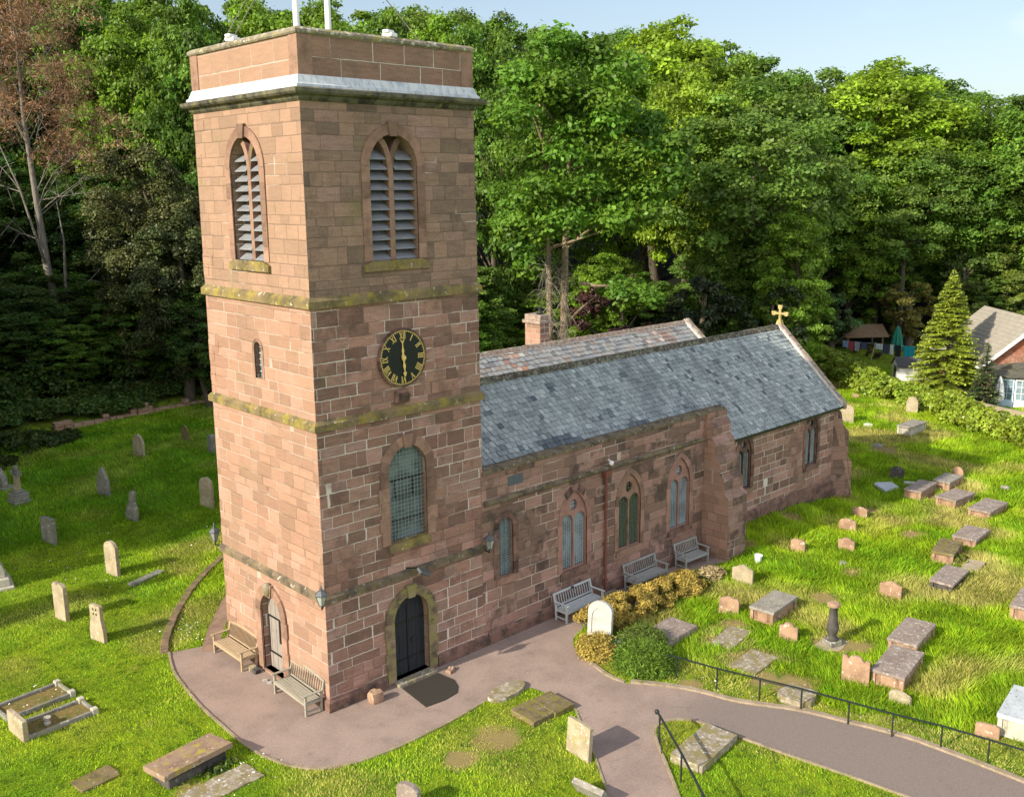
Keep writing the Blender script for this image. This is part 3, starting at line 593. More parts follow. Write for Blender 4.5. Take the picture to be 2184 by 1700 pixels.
# gable cross
m = MB(); cx, cy, cz = 28.66, 3.5, 7.98
m.prism([(cy-.2, cz), (cy+.2, cz), (cy+.1, cz+.3), (cy-.1, cz+.3)], cx-.14, cx+.14, axis='x'); m.prism([(cy-.07, cz+.3), (cy+.07, cz+.3), (cy+.06, cz+1.05), (cy-.06, cz+1.05)], cx-.06, cx+.06, axis='x'); m.box(cx-.055, cx+.055, cy-.42, cy+.42, cz+.62, cz+.75)
for dy, dz in ((-.42, .685), (.42, .685), (0, 1.08)):
    for qy, qz in ((0, 0), (.075, .05), (-.075, .05), (0, -.075), (.06, -.05), (-.06, -.05)): m.prism([(cy+dy+qy+.075*math.cos(a), cz+dz+qz+.075*math.sin(a)) for a in np.linspace(0, 2*math.pi, 9)[:-1]], cx-.05-abs(qy)*.1, cx+.05+abs(qz)*.1, axis='x')
cs_ = .80; m.v = [(cx+(x-cx)*cs_, cy+(y-cy)*cs_, cz+(z-cz)*cs_) for x, y, z in m.v]
m.build('gable_cross', stone('ochre lichened cross', (.45, .36, .17), (.33, .26, .11), (.5, .42, .12), .3), church)
# chimney
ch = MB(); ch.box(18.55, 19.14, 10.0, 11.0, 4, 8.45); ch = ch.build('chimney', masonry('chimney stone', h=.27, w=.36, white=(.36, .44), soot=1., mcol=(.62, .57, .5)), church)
m = MB(); m.box(18.47, 19.22, 9.92, 11.14, 8.40, 8.56); m.box(18.53, 19.16, 9.98, 11.02, 8.56, 8.82); m.build('chimney_cap', M['pink_ridge'], ch, bevel=.02)
m = MB(); m.lathe([(.16, 8.8), (.18, 8.86), (.13, 8.9), (.09, 8.98), (.09, 9.1), (.12, 9.12), (.12, 9.16)], 12, 18.9, 10.35); m.build('chimney_pot', M['chimneypot'], ch)
# downpipe
dp = MB(); dp.tube([(11.78, -.09, 4.55), (11.78, -.09, .0)], .05, 10); dp = dp.build('downpipe', M['rust_pipe'], church)
m = MB(); m.prism([(11.64, 4.55), (11.92, 4.55), (11.97, 4.78), (11.59, 4.78)], -.22, -.01); m.build('hopper', M['rust_pipe'], dp)
m = MB()
for z in (.6, 2.0, 3.4): m.box(11.69, 11.87, -.15, -.0, z, z+.05)
m.build('pipe_brackets', M['rust_pipe'], dp)
# ------------------------------------------------------------------ ground, paths
axv = lambda a, b: np.concatenate([[-600, -300, -150, -80], np.arange(a, b, 1.0), [b+10, b+25, b+50, b+100, b+300, b+700]])
gx, gy = axv(-40, 130), axv(-30, 110); GX, GY = np.meshgrid(gx, gy, indexing='ij'); GZ = H(GX, GY)
vs = np.stack([GX, GY, GZ], -1).reshape(-1, 3); ny = len(gy); ii, jj = np.meshgrid(np.arange(len(gx)-1), np.arange(ny-1), indexing='ij'); b0 = (ii*ny+jj).ravel()
me = bpy.data.meshes.new('ground'); me.from_pydata(vs.tolist(), [], np.stack([b0, b0+ny, b0+ny+1, b0+1], -1).tolist()); me.polygons.foreach_set('use_smooth', [True]*len(me.polygons))
t = NT('churchyard turf'); p = t.pos()
c = t.mix(t.ss(t.noise(p, .35, 4, .6), .35, .65), (.12, .22, .012), (.24, .30, .02)); c = t.mix(t.ss(t.noise(p, 2.6, 5, .7), .42, .68), c, (.05, .10, .010))
c = t.mix(t.m_('MULTIPLY', t.ss(t.noise(p, .55, 4, .65), .60, .72), .8), c, (.19, .165, .055)); c = t.mix(1., c, t.ramp(t.noise(p, 30, 4, .75), [(.25, (.6,)*3), (.75, (1.4,)*3)]), 'MULTIPLY')
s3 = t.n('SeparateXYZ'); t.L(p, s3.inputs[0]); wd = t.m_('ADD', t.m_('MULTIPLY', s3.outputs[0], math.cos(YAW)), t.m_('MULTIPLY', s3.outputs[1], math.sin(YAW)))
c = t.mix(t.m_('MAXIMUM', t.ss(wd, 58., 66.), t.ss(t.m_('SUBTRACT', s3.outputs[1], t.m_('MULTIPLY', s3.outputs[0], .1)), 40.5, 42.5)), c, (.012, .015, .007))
BARE = [(2.42,-4.32,.62),(1.1,-4.5,.45),(8.6,-6.3,.4),(10.75,-8.41,.6),(14.2,-7.9,.7),(14.5,-8.5,.45),(17.2,-5.7,.45),(13.1,-4.7,.4),(24.6,-8.2,.5),(10.5,-7.45,.5),(31.7,-3.4,.6),(27.6,-2.2,.5),(38.5,2.2,.9),(20.3,-5.2,.4),(26,-5.,.4),(19.6,-.9,.5),(23.5,-.8,.5),(12.1,-5.3,.8),(11.4,-6.5,.75),(14.4,-3.8,.35),(47.6,6.5,.5),(-4.6,-.7,.35)]
dn = t.m_('MULTIPLY', t.m_('SUBTRACT', t.noise(p, 2.2, 5, .75), .5), 2.4); bare = None
for bx_, by_, br_ in BARE:
    k_ = t.m_('SQRT', t.m_('ADD', t.m_('POWER', t.m_('SUBTRACT', s3.outputs[0], bx_), 2.), t.m_('POWER', t.m_('SUBTRACT', s3.outputs[1], by_), 2.))); k_ = t.ss(t.m_('ADD', t.m_('DIVIDE', k_, br_), dn), 1.35, .75); bare = k_ if bare is None else t.m_('MAXIMUM', bare, k_)
c = t.mix(t.m_('MULTIPLY', bare, .85), c, t.mix(t.noise(p, 9, 4, .7), (.36, .25, .13), (.22, .17, .07)))
me.materials.append(t.fin(c, .95, t.noise(p, 18, 4, .7), .03, .8, .1)); tag(place('ground', me), kind='structure')

outerA = [(-1.66,6.82),(-2.10,5.56),(-2.35,4.14),(-2.51,2.70),(-2.56,1.44),(-2.58,0.03),(-2.43,-0.94),(-2.17,-1.67),(-1.69,-2.26),(-0.92,-2.62),(0.31,-2.80),(1.96,-2.79),(3.50,-2.64)]
lowerB = [(5.10,-3.02),(5.24,-4.46),(4.80,-5.29),(4.05,-6.39),(3.39,-7.28),(2.65,-8.24),(1.72,-9.33),(.6,-10.6)]
tongueC = [(2.0,-11.4),(2.88,-10.46),(3.84,-9.40),(4.61,-8.47),(5.26,-7.65),(5.74,-7.14),(6.14,-6.96),(6.53,-7.03),(6.90,-7.32),(7.11,-7.80),(7.20,-8.67),(7.45,-10.53),(7.66,-11.74),(7.89,-13.45),(8.23,-16.02)]
upperD = [(10.5,-16.0),(10.46,-15.06),(10.45,-13.64),(10.34,-12.07),(9.92,-10.52),(9.53,-9.29),(8.75,-7.88),(8.36,-6.57),(7.80,-5.50),(7.30,-4.77),(7.26,-4.01),(7.62,-2.90),(8.06,-1.96),(8.78,-1.49),(9.77,-1.30),(11.65,-1.37),(14.87,-1.20),(16.94,-1.13),(17.93,-1.35)]
PATH = outerA + lowerB + tongueC + upperD + [(18.2, .3), (5.9, .3), (.3, .3), (.3, 6.2)]
def smooth_line(P, n=4):
    out = []
    for i in range(len(P)-1):
        p0, p1, p2, p3 = [np.array(P[max(0, min(len(P)-1, i+k))]) for k in (-1, 0, 1, 2)]
        for q in range(n):
            u = q/n; out.append(tuple(.5*((2*p1)+(-p0+p2)*u+(2*p0-5*p1+4*p2-p3)*u*u+(-p0+3*p1-3*p2+p3)*u**3)))
    return out+[tuple(P[-1])]
outerA, lowerB, tongueC, upperD = map(smooth_line, (outerA, lowerB, tongueC, upperD))
PATH = outerA + lowerB + tongueC + upperD + [(18.2, .3), (5.9, .3), (.3, .3), (.3, 6.2)]
t = NT('pink brown tarmac'); p = t.pos(); c = t.mix(t.ss(t.noise(p, .8, 4, .6), .35, .7), (.33, .25, .215), (.26, .198, .172))
s3 = t.n('SeparateXYZ'); t.L(p, s3.inputs[0]); c = t.mix(t.m_('MULTIPLY', t.ss(t.m_('SUBTRACT', s3.outputs[0], t.m_('MULTIPLY', s3.outputs[1], .25)), 7.2, 9.5), t.ss(s3.outputs[1], -5.5, -8.)), c, (.21, .172, .155))
c = t.mix(1., c, t.ramp(t.noise(p, 60, 3, .8), [(.25, (.66,)*3), (.75, (1.34,)*3)]), 'MULTIPLY'); c = t.mix(1., c, t.ramp(t.noise(p, 13, 5, .75), [(.3, (.86,)*3), (.7, (1.12,)*3)]), 'MULTIPLY'); c = t.mix(t.m_('MULTIPLY', t.ss(t.noise(p, 1.7, 6, .75), .54, .72), .55), c, (.16, .125, .105))
c = t.mix(t.m_('MULTIPLY', t.ss(t.noise(p, 130, 2, .5), .66, .7), .5), c, (.5, .45, .4)); c = t.mix(t.m_('MULTIPLY', t.ss(t.noise(p, 6, 6, .8), .62, .7), .5), c, (.13, .12, .07))
M['path'] = t.fin(c, .9, t.noise(p, 90, 3, .7), .006, .6, .2)
from mathutils.geometry import tessellate_polygon
me = bpy.data.meshes.new('tarmac_path'); tri = tessellate_polygon([[Vector((x, y, 0)) for x, y in PATH]])
def _ccw(t3): a, b, c = [PATH[i] for i in t3]; return t3 if (b[0]-a[0])*(c[1]-a[1])-(b[1]-a[1])*(c[0]-a[0]) > 0 else t3[::-1]
me.from_pydata([(x, y, .006) for x, y in PATH], [], [_ccw(tuple(t3)) for t3 in tri])
me.materials.append(M['path']); tag(place('tarmac_path', me), kind='structure')
M['kerb'] = stone('pale kerb edging', (.36, .29, .22), (.24, .19, .14), (.24, .21, .10), .25, local=False)
def edging(name, line, w, z1, side=1, label=None):
    m = MB(); P = [Vector((*p, 0)) for p in line]
    L = []; R = []
    for i, p in enumerate(P):
        d = (P[min(i+1, len(P)-1)]-P[max(i-1, 0)]).normalized(); nrm = Vector((-d.y, d.x, 0))*side; L.append(p); R.append(p+nrm*w)
    for i in range(len(P)-1):
        z = z1+random.uniform(-.006, .006)
        a, b, c_, d_ = L[i], L[i+1], R[i+1], R[i]; m.prism([(a.x, a.y), (b.x, b.y), (c_.x, c_.y), (d_.x, d_.y)], -.08, z, axis='z')
    return tag(m.build(name, M['kerb'], bevel=0), kind='structure')
edging('path_edging', outerA, .07, .045, -1); edging('path_edging', lowerB[3:], .05, .03, -1); edging('path_edging', tongueC, .07, .05, -1); edging('path_edging', upperD[:36], .16, .07, -1); edging('path_edging', upperD[36:46], .12, .05, -1)
# flagged strip and low retaining wall on the north-west side of the tower
strip = [(-0.93,6.15),(0.09,7.64),(1.35,9.25),(2.6,10.6),(2.9,10.3),(1.66,8.92),(0.49,7.24),(-0.5,5.9)]
m = MB(); m.prism(strip, -.05, .03, axis='z'); tag(m.build('flagstone_strip', stone('reddish flags', (.33, .22, .165), (.24, .155, .115), (.2, .19, .06), .15)), kind='structure')
M['rubble'] = masonry('rubble walling', h=.16, w=.34, white=(.62, .7), soot=.6, moss=.6)
ln = smooth_line([(-1.70,6.85),(-0.98,8.17),(0.40,10.07),(1.85,11.71),(3.60,13.29),(5.6,14.9)], 5); m = MB()
for i in range(len(ln)-1):
    a, b = Vector((*ln[i], 0)), Vector((*ln[i+1], 0)); d = (b-a).normalized(); nrm = Vector((-d.y, d.x, 0)); z = random.uniform(.09, .13); k = .98
    b = a+(b-a)*k; q = [a-nrm*.02*random.random(), b, b+nrm*.26, a+nrm*.26]; m.prism([(v.x, v.y) for v in q], -.2, z, axis='z')
tag(m.build('retaining_wall', stone('brown retaining stone', (.24, .17, .11), (.12, .09, .06), (.16, .16, .05), .3), bevel=.02), 'low brown retaining wall curving beside the grass towards the tower', 'wall')

# ------------------------------------------------------------------ headstones
ST = {
 'red': stone('red sandstone gravestone', (.40, .26, .178), (.27, .165, .115), (.33, .28, .12), .12, (.60, .56, .48), .15),
 'brown': stone('brown ledger', (.31, .22, .155), (.22, .15, .11), (.38, .30, .06), .30, (.5, .45, .36), .1),
 'lich': stone('lichen crusted slab', (.33, .29, .23), (.20, .165, .12), (.22, .185, .07), .42, (.60, .58, .53), .42, 1.1),
 'pink': stone('purple sandstone ledger', (.28, .23, .205), (.21, .165, .145), (.30, .27, .16), .12, (.52, .48, .44), .34, 1.3),
 'buff': stone('buff gravestone', (.42, .35, .25), (.30, .25, .17), (.30, .29, .10), .22, (.58, .54, .44), .15),
 'grey': stone('grey gravestone', (.25, .245, .22), (.15, .15, .13), (.24, .25, .12), .25, (.5, .49, .45), .15),
 'greyslab': stone('grey ledger', (.30, .28, .25), (.20, .185, .165), (.27, .25, .13), .2, (.5, .48, .44), .22, 1.4),
 'white': stone('white marble', (.50, .495, .475), (.38, .375, .355), (.42, .40, .30), .12),
 'moss': stone('mossy slab', (.20, .155, .09), (.11, .09, .05), (.19, .165, .04), .4, (.45, .42, .34), .1, 1.4),
 'dark': stone('blackened stone', (.10, .09, .085), (.05, .047, .045), (.28, .27, .24), .18),
 'palecr': stone('pale limestone', (.52, .49, .42), (.36, .34, .29), (.33, .34, .16), .15, sc=.8),
 'iceslab': stone('pale blue grey slab', (.50, .54, .58), (.38, .42, .45), None, 0, (.2, .2, .2), .1)}
def outline(shape, w, h, rnd):
    a = w/2; P = [(-a, -.25), (a, -.25)]; arc = lambda cx, cz, r, a0, a1, n=10, kz=1: [(cx+r*math.cos(R_(a0+(a1-a0)*i/n)), cz+kz*r*math.sin(R_(a0+(a1-a0)*i/n))) for i in range(n+1)]
    if shape == 'round': P += arc(0, h-a*.8, a, 0, 180, 14, .8)
    elif shape == 'low': P += arc(0, h-a*.45, a, 0, 180, 14, .45)
    elif shape == 'shoulder': P += [(a, h*.80), (a*.74, h*.80)] + arc(0, h*.80, a*.60, 0, 180, 10, (h*.2)/(a*.60)) + [(-a*.74, h*.80), (-a, h*.80)]
    elif shape == 'ogee': P += [(a, h*.78), (a*.62, h*.84), (a*.42, h*.93)] + arc(0, h*.9, a*.34, 20, 160, 6, h*.1/(a*.34)) + [(-a*.42, h*.93), (-a*.62, h*.84), (-a, h*.78)]
    elif shape == 'scroll': P += [(a, h*.86), (a*.9, h*.90), (a*.70, h*.87), (a*.60, h*.80), (a*.46, h*.86), (a*.36, h*.95), (0, h), (-a*.36, h*.96), (-a*.5, h*.90), (-a*.54, h*.86), (-a*.66, h*.93), (-a*.84, h*.95), (-a, h*.98)]
    elif shape == 'gothic': P += [(a, h*.62), (a*.86, h*.78), (a*.55, h*.91), (0, h), (-a*.55, h*.91), (-a*.86, h*.78), (-a, h*.62)]
    elif shape == 'point': P += [(a, h*.45), (a*.9, h*.55), (a*.5, h*.80), (a*.18, h*.95), (0, h), (-a*.18, h*.95), (-a*.5, h*.80), (-a*.9, h*.55), (-a, h*.45)]
    elif shape == 'head': P += [(a, h*.22), (a*.8, h*.45), (a*.42, h*.6)] + arc(0, h-a*.42, a*.42, -20, 200, 12) + [(-a*.42, h*.6), (-a*.8, h*.45), (-a, h*.22)]
    elif shape == 'waist': P = [(-a, -.25), (a, -.25), (a*.98, h*.28), (a*.74, h*.62), (a*.74, h*.97), (a*.6, h), (-a*.6, h), (-a*.74, h*.97), (-a*.74, h*.62), (-a*.98, h*.28)]
    elif shape == 'broken': 
        n = 9; P += [(a-2*a*i/n, h*(.86+.14*math.sin(3.1*i/n))+rnd.uniform(-.09, .05)*h) for i in range(n+1)]
    elif shape == 'split': P += [(a, h*.90), (a*.8, h*.94), (a*.42, h*.98), (a*.1, h*.985), (-a*.12, h*.93), (-a*.3, h*.95), (-a*.62, h), (-a*.8, h*.96), (-a, h*.92)]
    elif shape == 'cut': P += [(a, h*.86), (a*.72, h*.97), (a*.5, h), (-a*.55, h), (-a*.8, h*.96), (-a, h*.88)]
    elif shape == 'hump': P += [(a, h*.62), (a*.85, h*.78), (a*.4, h*.95), (-a*.1, h), (-a*.7, h*.97), (-a*.95, h*.86), (-a, h*.7)]
    else: P += [(a, h*.99), (-a*.2, h), (-a, h*.97)]
    return P
HS = bpy.data.objects
def headstone(x, y, yaw, w, h, shape, mat, label, th=.11, lean=0, seed=0, panel=False, group='headstones in the churchyard', name='headstone', rim=None):
    rnd = random.Random(seed or int(x*100+y*37)); m = MB(); m.prism(outline(shape, w, h, rnd), -th/2, th/2)
    o = m.build(name, ST[mat], None, (x, y, float(H(x, y))), (R_(lean), 0, R_(yaw)), bevel=.014, seg=2)
    tag(o, label, 'headstone', group)
    return o
hs = headstone
hs(12.25,-9.62,-74,.80,.88,'scroll','red','large red sandstone headstone with scrolled top in front of the tombs by the railing')
hs(13.35,-6.69,-74,.60,.62,'shoulder','red','small red headstone with pale chipped top just left of the baluster pillar')
hs(13.69,-4.14,-70,.70,.64,'broken','red','red headstone with a broken top left of the grey chest tomb')
hs(16.34,-2.93,-80,.82,.74,'ogee','buff','wide buff headstone with raised centre near the white bucket and path end')
hs(20.69,-2.67,-76,.58,.53,'cut','red','small reddish headstone near the chancel, closest to the church shadow', lean=-4)
hs(22.30,-3.94,-81,.66,.53,'shoulder','red','small reddish headstone in long grass, nearer the viewer than two by the shadow edge')
hs(24.50,-2.82,-81,.72,.53,'low','red','rounded orange headstone standing just below the jagged broken one')
hs(26.47,-2.35,-86,.68,.48,'broken','red','jagged broken stub of a headstone at the edge of the church shadow', seed=5)
hs(19.02,-7.42,-82,.78,.62,'ogee','red','red headstone with raised round centre alone in the middle of the right lawn')
hs(12.05,-11.12,-84,.62,.40,'hump','buff','low rounded footstone leaning against the nearest red chest tomb', lean=14, th=.13)
hs(33.39,-0.75,-70,.68,.68,'shoulder','dark','dark headstone with whitened top standing in the church shadow', seed=3)
hs(35.30,-3.00,-84,.55,.72,'gothic','red','narrow reddish headstone with a pointed cap behind the far chest tombs')
hs(42.92,7.09,-72,.82,1.16,'round','buff','large round topped buff headstone beside the east end of the chancel', th=.14)
hs(48.28,5.38,-80,.74,1.15,'gothic','buff','pointed gothic headstone standing against the boundary hedge', th=.14)
hs(12.00,-13.56,-76,.60,.38,'cut','red','red headstone with a chipped white top standing right behind the railing')
hs(42.77,5.60,-66,.53,.26,'broken','white','low broken fragment of white stone beyond the chancel corner', seed=9)
hs(50.16,10.30,-69,.46,.34,'hump','red','faint pinkish stump of a headstone in grass by the far hedge', lean=8)
hs(35.45,-5.28,-83,.42,.16,'hump','greyslab','tiny weathered stone stump alone in the grass at the far right', th=.2)
hs(20.64,-4.68,-85,.28,.17,'hump','greyslab','tiny pale stone stub in the grass between headstones and bucket', th=.2)
hs(-0.29,14.84,-80,.80,1.38,'round','buff','tall round topped headstone on the sunlit left lawn beside a narrow slab', th=.15)
hs(-3.22,11.98,-79,.70,1.37,'split','buff','tall narrow headstone with a split broken top on the left lawn', th=.16)
hs(-2.96,9.36,-75,.72,1.28,'waist','buff','pale waisted headstone pierced by four small holes on the left lawn', th=.14)
hs(-0.81,20.32,-80,.95,1.15,'flat','grey','dark square headstone with crumbled top at the shade edge on the left', th=.18)
hs(2.96,20.80,-82,.85,1.36,'head','grey','grey headstone with a round head on sloping shoulders in the shaded grass', th=.16, lean=-6)
hs(3.54,25.53,-80,.95,1.42,'point','grey','pointed spear shaped pale headstone in the shaded grass', th=.16)
hs(7.84,31.43,-80,.95,1.30,'gothic','buff','olive coloured gothic headstone in shade near the ruined boundary wall', th=.15)
hs(11.27,32.84,-77,.60,.98,'gothic','moss','small mossy headstone furthest back beside the boundary wall', th=.14)
hs(6.30,20.1,-80,.90,1.46,'round','buff','tall rounded headstone in shade right beside the tower edge', th=.15)
hs(11.12,29.12,-84,.45,1.08,'cut','grey','narrow grey memorial pillar half hidden by the tower edge', th=.3)
hs(8.80,-2.45,-72,.84,1.42,'round','white','white marble headstone with arched panel standing in the golden bushes', th=.16, lean=-5)
hs(3.45,-6.47,-96,.88,.96,'flat','buff','square buff headstone leaning at the path edge casting a long shadow', th=.13, lean=-4)
hs(2.42,-7.95,-84,.92,.52,'flat','greyslab','low pale stone seen from above at the bottom edge by the path', th=.16, lean=34)
hs(-2.84,-2.78,-72,.50,.55,'low','red','small reddish headstone cut off by the bottom edge of the picture', th=.15) if False else None
_x, _y = -1.18, -5.2
hs(_x, _y, -75, .62, .72, 'low', 'pink', 'brown headstone top just showing at the bottom edge below the tower', th=.16)
# holes of the pierced stone
hm = MB()
for dx in (-.075, .075):
    for dz in (.97, 1.13): hm.prism([(dx+.042*math.cos(a), dz+.06*math.sin(a)) for a in np.linspace(0, 2*math.pi, 11)[:-1]], -.2, .2)
for o in list(bpy.data.objects):
    if o.get('label', '').startswith('pale waisted'):
        c_ = MB(); c_.v = [tuple(o.matrix_basis @ Vector(v)) for v in hm.v]; c_.f = hm.f; cut(o, c_)
    if o.get('label', '').startswith('white marble'):
        pm = MB(); pm.prism([(x*.72, max(.3, z-.1)) for x, z in outline('round', .78, 1.28, random)], -.12, -.05); c_ = MB(); c_.v = [tuple(o.matrix_basis @ Vector(v)) for v in pm.v]; c_.f = pm.f; cut(o, c_)

# ------------------------------------------------------------------ chest tombs
def tomb(x, y, yaw, L, W, h, top, body, label, panels=True, tilt=0, th=.10):
    t = thing('chest_tomb', label, 'tomb', (x, y, float(H(x, y))), R_(yaw), 'chest tombs on the right lawn'); t.rotation_euler.x = R_(tilt)
    m = MB(); m.box(-L/2, L/2, -W/2, W/2, h-th, h); m.build('ledger_slab', ST[top], t, bevel=.02, seg=2)
    m = MB(); a, b = L/2-.10, W/2-.09; m.box(-a, a, -b, b, -.3, h-th-.004)
    if panels:
        for sx in (-1, 1):
            for sy in (-1, 1): m.box(sx*a-.07, sx*a+.07, sy*b-.06, sy*b+.06, -.3, h-th-.008)
        for k in range(3):
            for sx in (-1, 1): m.box(sx*a-.012-.01, sx*a+.022, -b+.10+.035*k, -b+.115+.035*k, -.2, h-th-.03); m.box(sx*a-.022, sx*a+.022, b-.115-.035*k, b-.10-.035*k, -.2, h-th-.03)
        m.box(-a-.03, a+.03, -b-.03, b+.03, -.3, .06)
    m.build('tomb_body', ST[body], t, bevel=.008); return t
tomb(14.75,-5.25,5,1.85,.92,.50,'greyslab','red','grey topped chest tomb on the lawn near the golden hedge')
tomb(15.95,-9.62,8,2.02,.95,.46,'pink','red','purple topped chest tomb second in the row above the railing')
tomb(13.57,-10.29,9,2.06,1.0,.50,'pink','red','nearest purple topped chest tomb with lichen spots, footstone at its end')
tomb(31.63,-2.76,4,2.06,.84,.48,'pink','red','lichen streaked chest tomb partly in church shadow next to a pale slab')
tomb(33.92,-3.09,2,1.65,.84,.46,'greyslab','red','grey topped chest tomb in front of the pointed narrow headstone')
tomb(31.49,-4.48,-4,1.85,1.0,.45,'pink','red','dark topped chest tomb midway in the far cluster of four')
tomb(31.15,-6.10,0,2.06,1.0,.38,'pink','red','rightmost chest tomb of the far cluster, pale brown top')
tomb(27.01,-7.03,4,1.75,.98,.36,'pink','red','white spotted chest tomb on the right lawn behind the mossy one')
tomb(24.43,-7.13,12,1.80,.86,.46,'moss','red','mossy olive topped chest tomb with plants growing round it')
tomb(21.79,-8.34,6,1.92,.86,.36,'pink','dark','low dark chest tomb in deep grass above the two paired tombs', tilt=2)
tomb(21.14,-11.40,8,1.90,.90,.52,'pink','red','red chest tomb cut off by the right edge of the picture')
tomb(13.30,-14.05,8,2.0,1.05,.66,'iceslab','palecr','whitish stone chest tomb with fluted end at the lower right edge', th=.13)
tomb(43.19,3.05,0,2.05,.92,.60,'greyslab','palecr','pale grey panelled chest tomb in the grass beyond the chancel')
tomb(36.9,4.6,0,1.6,.8,.5,'dark','dark','dark chest tomb half hidden behind the chancel corner')

# ------------------------------------------------------------------ ledgers and slabs
def slab(x, y, yaw, L, W, z, mat, label, th=.12, shape='rect', tilt=(0, 0), cat='grave slab', name='grave_slab', jag=.015, group='flat grave slabs in the grass'):
    rnd = random.Random(int(x*91+y*13)); a, b = L/2, W/2
    if shape == 'rect': P = [(-a, -b), (a, -b), (a, b), (-a, b)]
    elif shape == 'coffin': P = [(-a, -b*.6), (-a*.5, -b), (a, -b*.75), (a, b*.75), (-a*.5, b), (-a, b*.6)]
    elif shape == 'lens': P = [(a*math.cos(q), b*math.sin(q)*(1 if abs(math.cos(q)) > .2 else .95)) for q in np.linspace(0, 2*math.pi, 19)[:-1]]
    elif shape == 'tri': P = [(-a, -b), (a*.4, -b), (a, b*.2), (a*.2, b), (-a*.3, b*.9)]
    out = []
    for i, p in enumerate(P):
        q = P[(i+1) % len(P)]; n = max(1, int(math.dist(p, q)/.22))
        out += [(p[0]+(q[0]-p[0])*k/n+rnd.uniform(-jag, jag), p[1]+(q[1]-p[1])*k/n+rnd.uniform(-jag, jag)) for k in range(n)]
    m = MB(); m.prism(out, -th, 0, axis='z'); o = m.build(name, ST[mat], None, (x, y, float(H(x, y))+z), (R_(tilt[0]), R_(tilt[1]), R_(yaw)), bevel=.015, seg=2)
    return tag(o, label, cat, group)
slab(12.09,-5.30,10,1.60,.80,.07,'lich','flat lichened slab in grass between two red headstones', jag=.03)
slab(11.12,-6.79,4,1.55,.95,.07,'lich','grey flat slab split by weather just behind the railing top', jag=.03)
slab(10.15,-8.93,6,.95,1.05,.20,'lich','thick grey rounded slab crossed by the railing posts', th=.3, shape='coffin')
slab(10.80,-3.75,3,1.75,1.10,.24,'pink','smooth purple brown slab beside the green shrub', th=.3)
slab(24.11,-8.30,10,1.14,.66,.08,'buff','pale yellow flat slab next to the mossy chest tomb', jag=.03)
slab(31.5,-1.05,-8,1.5,1.05,.16,'iceslab','broken white slab lying in the church shadow', shape='tri')
slab(38.91,3.00,0,.6,.5,.07,'greyslab','small flat stone in the shaded grass beyond the chancel', jag=.04)
slab(32.95,-1.72,-60,.70,.22,.14,'white','thin white slab fragment behind a chest tomb', th=.12)
slab(0.45,13.45,21,1.55,.36,.10,'grey','narrow grey slab lying beside the tall round headstone', shape='rect')
slab(-4.22,0.12,8,1.98,.98,.46,'brown','raised brown ledger with yellow lichen tilted over its plinth near the path', th=.15, tilt=(-4, 0), jag=.012, name='raised_ledger')
slab(-6.13,1.36,4,1.0,.66,.07,'moss','small mossy brown slab sunk in the lower left lawn', jag=.03)
slab(-4.0,-1.15,4,1.95,.85,.05,'lich','worn grey slab sunk in the grass at the bottom edge', jag=.03)
slab(5.96,-8.65,7,1.95,.95,.22,'lich','mossy whitened slab on the grass tongue under the handrail', th=.3, jag=.02)
slab(4.75,-4.25,-2,.76,1.02,.17,'moss','mossy square slab nearer the path, right of a joined pair', th=.28)
slab(3.97,-4.18,-2,.76,1.0,.16,'moss','mossy square slab left of a joined pair by the path', th=.28)
slab(4.34,-2.75,4,1.45,.72,.13,'lich','lens shaped pale slab at the edge of the tarmac', th=.25, shape='lens')
rp = MB(); rp.box(-.85, .85, -.36, .36, -.2, .24)
o = rp.build('ledger_plinth', ST['dark'], None, (-4.2, .1, 0), (0, 0, R_(8)), bevel=.02); tag(o, 'dark stone plinth under the raised brown ledger', 'plinth')
# kerbed graves
def kerb_grave(x, y, yaw, L, W, label, head=None, posts=True):
    t = thing('kerbed_grave', label, 'grave', (x, y, 0), R_(yaw), 'kerbed graves on the left lawn'); a, b = L/2, W/2
    for (x0, x1, y0, y1) in ((-a, a, -b, -b+.09), (-a, a, b-.09, b), (-a, -a+.09, -b+.09, b-.09), (a-.09, a, -b+.09, b-.09)):
        m = MB(); m.box(x0, x1, y0, y1, -.1, .14); m.build('kerb', ST['grey'], t, bevel=.012)
    if posts:
        for sy in (-1, 1): m = MB(); m.box(a-.15, a+.03, sy*(b-.06)-.09, sy*(b-.06)+.09, -.1, .20); m.build('corner_block', ST['palecr'], t, bevel=.02)
    m = MB(); m.box(-a+.09, a-.09, -b+.09, b-.09, -.05, .05); m.build('grave_bed', bed_mat, t)
    if head: m = MB(); m.box(-a-.16, -a-.01, -b-.02, b+.02, -.2, head); m.build('end_slab', ST['buff'], t, bevel=.015)
    return t
t = NT('dry mossy grave bed'); p = t.obj(); c = t.mix(t.ss(t.noise(p, 5, 5, .7), .35, .65), (.22, .15, .06), (.13, .13, .035)); c = t.mix(t.ss(t.noise(p, 14, 3, .7), .58, .7), c, (.36, .31, .22)); bed_mat = t.fin(c, .95, t.noise(p, 30, 3), .02, .8, .1)
kerb_grave(-5.95,6.55,6,1.95,1.05,'kerbed grave with dry brown bed and low grey edging')
kerb_grave(-5.82,5.05,4,1.90,1.0,'kerbed grave with an upright slab at its near end and small urn', head=.62)
m = MB(); m.lathe([(.09, 0), (.10, .05), (.07, .1), (.10, .2), (.11, .22), (.08, .22)], 10); tag(m.build('grave_urn', ST['palecr'], None, (-6.1, 4.95, .05)), 'small pale urn standing in the kerbed grave bed', 'urn')
